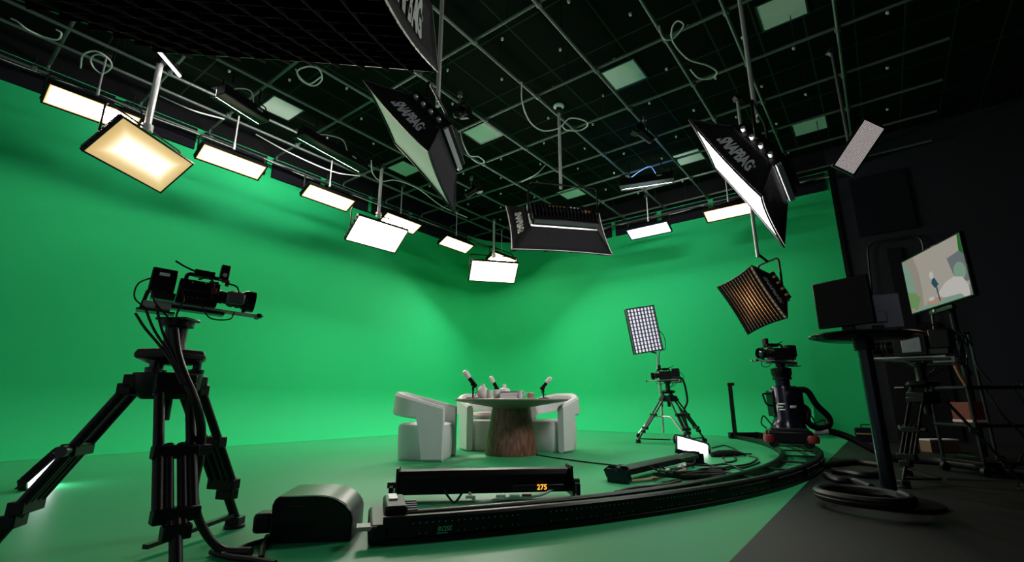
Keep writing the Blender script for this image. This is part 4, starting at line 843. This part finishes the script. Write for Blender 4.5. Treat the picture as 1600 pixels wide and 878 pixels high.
# television on a cart showing the set
tvc = EYE + (V((.581, 6.552, 1.989)) - EYE) * 1.25; tvy = R(203)
t = thing('television', 'television lit with a close view of a microphone and white chairs', 'television', V((tvc.x, tvc.y, 0)), tvy)
cx = tvc.z; MB().box((-.03, 0, cx), (.05, 1.35, .79)).build('case', 'gloss', t, bev=.008)
def scr(poly, i, m): return MB().add([V((.0, 0, 0)) + V((-.004 + .0006 * i, (x - .5) * 1.31, cx + (y - .5) * .75)) for x, y in poly], [tuple(range(len(poly)))]).build('screen_image', m, SCR)
SCR = MB().grid(lambda u, v: (-.0045, (u - .5) * 1.31, cx + (v - .5) * .75), 1, 1).build('screen', flatcol('picture cream', (.56, .52, .44), .55), t)
def ell(x, y, rx, ry, n=20, a0=0, a1=360): return [(x + rx * math.cos(R(a0 + (a1 - a0) * i / n)), y + ry * math.sin(R(a0 + (a1 - a0) * i / n))) for i in range(n + (a1 - a0 < 360))]
pc_ = {k_: flatcol('picture ' + k_, c_, .55) for k_, c_ in dict(sand=(.44, .40, .32), green=(.02, .22, .03), mint=(.30, .48, .36), grey=(.22, .26, .27), dark=(.03, .12, .15), pale=(.78, .74, .70), tan=(.60, .40, .28), lime=(.22, .42, .16)).items()}
scr([(0, 0), (.24, 0), (.27, .35), (.27, .7), (.22, 1), (0, 1)], 1, pc_['sand']); scr([(0, .12), (.10, .10), (.16, .45), (.13, .75), (.05, .97), (0, .97)], 2, pc_['mint']); scr([(0, .12), (.12, .02), (.22, .22), (.14, .34), (0, .40)], 3, pc_['lime'])
scr([(.93, .55), (1, .50), (1, 1), (.97, 1)], 1, pc_['green']); scr([(.76, .70), (.95, .74), (1, .66), (1, .22), (.86, .26), (.80, .42)], 2, pc_['grey']); scr(ell(.90, .42, .085, .15), 3, pc_['mint'])
scr([(.42, 0), (.98, 0), (.97, .18), (.92, .32), (.80, .37), (.66, .33), (.52, .20)], 4, pc_['pale']); scr([(.97, .0), (1, 0), (1, .18), (.985, .15)], 5, pc_['grey'])
scr([(.0, 0), (.9, 0), (.85, .07), (.5, .10), (.2, .05)], 5, pc_['mint']); scr(ell(.45, .09, .14, .05), 6, pc_['tan']); scr(ell(.40, .14, .05, .035), 7, pc_['pale'])
scr([(.52, .06), (.54, .06), (.53, .34), (.505, .34)], 7, pc_['dark']); scr([(.45, .40), (.49, .30), (.56, .34), (.52, .47), (.48, .50)], 7, pc_['dark']); scr(ell(.478, .535, .035, .07), 8, pc_['pale'])
MB().box((-.02, 0, cx - .44), (.05, .5, .05)).build('sensor_bar', 'satin', t, bev=.006); MB().box((.01, -.12, cx - .43), (.02, .04, .035)).build('lit_logo_plate', 'ceramic', t)
MB().cyl((-.12, 0, .06), (-.12, 0, cx + .1), .035).build('pole', 'black', t); MB().box((-.09, 0, cx), (.08, .4, .3)).build('wall_plate', 'black', t, bev=.01)
MB().box((-.12, 0, .05), (.7, .08, .04)).build('base_bar', 'black', t, bev=.01); MB().box((-.12, 0, .05), (.08, .9, .04)).build('base_bar', 'black', t, bev=.01)
for x, y in ((-.45, 0), (.21, 0), (-.12, .43), (-.12, -.43)): MB().cyl((x, y - .015, .03), (x, y + .015, .03), .03, n=12).build('caster', 'rubber', t)
# green back of a lit thing under the television is left to the wall; the right camera and tripod
CT = L(3.86, 4.6); zt = ht(1448, 612, CT).z
tripod(CT, YAW, 'black tripod with steel trim standing in the dark at right', zt, .52, feet=(200, -40, 80), rt=.012, m='black')
zc = ht(1450, 566, CT).z; fluid_head(CT, YAW, 'black fluid head on the dark right tripod', zt, zc, .8)
camera_rig(V((CT.x, CT.y, zc + .014)), YAW + R(118), R(-2), 'dark camera with a plain side plate on the right tripod', 1.05, lens_len=.18, plate=True, red=False)
MB_ = MB().cyl((0, 0, 0), (.36, 0, -.02), .009); o = MB_.build('pan_bar', 'silver'); o.location = V((CT.x, CT.y, zc)) + L(-.42, .02, .03); o.rotation_euler = (0, 0, YAW + R(2)); tag(o, 'steel rod sticking out left of the dark right camera', 'rod')
# equipment cart in the dark behind it
KC = L(4.95, 5.25); t = thing('equipment_cart', 'dark equipment cart cluttered with cables at the far right', 'cart', KC, YAW)
for z_ in (.12, .48, .86): MB().box((0, 0, z_), (.62, .5, .03)).build('shelf', 'black', t, bev=.006)
for x in (-.29, .29):
    for y in (-.23, .23): MB().cyl((x, y, .08), (x, y, 1.5 if y > 0 else .9), .016, n=10).build('upright', 'satin', t); MB().cyl((x, y - .02, .045), (x, y + .02, .045), .045, n=12).build('caster', 'rubber', t)
MB().cyl((-.29, .23, 1.48), (.29, .23, 1.48), .016).build('cross_bar', 'satin', t)
o = MB().box((0, 0, .11), (.15, .22, .22)).build('case', 'red', bev=.01); o.location = KC + L(-.2, -.08, .495); o.rotation_euler = (0, 0, YAW); tag(o, 'small dark red case on the cart shelf', 'case'); MB().box((0, -.0, .03), (.156, .226, .025)).build('pale_strip', 'paper', o)
o = MB().box((0, 0, .085), (.42, .2, .17)).build('carton', 'box', bev=.004); o.location = fl(1470, 706); o.rotation_euler = (0, 0, YAW); tag(o, 'tan carton on the dark floor behind the right tripod', 'carton'); MB().box((0, 0, .172), (.424, .204, .02)).build('pale_lid', 'paper', o)
o = MB(); o.tube(smooth_path([(0, 0, .30), (.01, 0, .22), (.035, 0, .12), (.07, 0, .03), (.08, 0, .0)]), .02, 10, rad=None); o = o.build('bent_wood_piece', 'wood'); o.location = KC + L(-.27, -.12, .876); o.rotation_euler = (0, 0, YAW); tag(o, 'curved light wood piece standing on the cart', 'wood piece')
for i, (pts, m, lab) in enumerate((([(.12, .2, 1.50), (.10, .1, 1.42), (.0, .05, 1.3), (-.03, .05, 1.15), (.05, .08, 1.02)], 'bluesteel', 'dark blue cable hung in a curve on the far right cart'),
                                   ([(.14, .2, 1.50), (.13, .1, 1.40), (.03, .0, 1.28), (.0, .02, 1.12), (.1, .1, 1.0)], 'bluesteel', 'second dark blue cable beside the curve on the far right cart'),
                                   ([(.2, .2, 1.5), (.22, .15, 1.3), (.18, .1, 1.1), (.25, .05, .9)], 'satin', 'grey cable hanging straight on the far right cart'),
                                   ([(-.1, -.2, .88), (-.05, -.28, .6), (.1, -.3, .35), (.0, -.28, .14)], 'satin', 'grey cable draped down the front of the far right cart'),
                                   ([(.2, -.2, .88), (.25, -.3, .5), (.15, -.34, .2), (.3, -.4, .02)], 'satin', 'grey cable trailing from the cart to the floor'))):
    cable('cable', [KC + L(x, y, z_) for x, y, z_ in pts], .010, m, lab, group='cables on the equipment cart')
o = MB().lathe([(.001, 0), (.025, 0), (.022, .02), (.001, .025)], 14).build('red_button', 'redled'); o.location = KC + L(-.08, -.2, .136); tag(o, 'small red lit button low on the cart', 'button')
# coil, hoses and a little case on the dark floor
cc = fl(1352, 795)
cable('cable_coil', [cc + L(.25 * math.cos(a) * (1 + .03 * math.sin(3 * a)) - .0, .30 * math.sin(a), .066 + .008 * a / 3) for a in [R(20 + 24 * i) for i in range(30)]], .03, 'rubber', 'coil of thick black cable on the dark floor before the monitor stand', sm=4)
for i, (pp, lab) in enumerate((([(1290, 742), (1310, 750), (1335, 752), (1362, 762)], 'black hose lying on the dark floor right of the track'), ([(1286, 728), (1310, 724), (1340, 722), (1374, 726)], 'black hose crossing the dark floor toward the door'), ([(1300, 735), (1325, 738), (1350, 742), (1378, 741)], 'black hose between the track and the monitor stand'))):
    cable('cable', [fl(x, y, .03) for x, y in pp], .03, 'rubber', lab, group='hoses on the dark floor')
p = fl(1358, 690); o = thing('tool_case', 'small dark blue case by the foot of the green wall at right', 'case', p + L(.02, 0, 0), 0)
MB().box((0, 0, .13), (.42, .2, .24)).build('body', 'bluesteel', o, bev=.015); MB().box((0, -.102, .14), (.36, .008, .02)).build('trim_strip', 'orange', o); MB().tube(round_path([(-.1, 0, .25), (-.1, 0, .3), (.1, 0, .3), (.1, 0, .25)], .02), .01).build('handle', 'black', o)
MB().box((-.17, -.103, .14), (.03, .006, .03)).build('catch', 'silver', o)
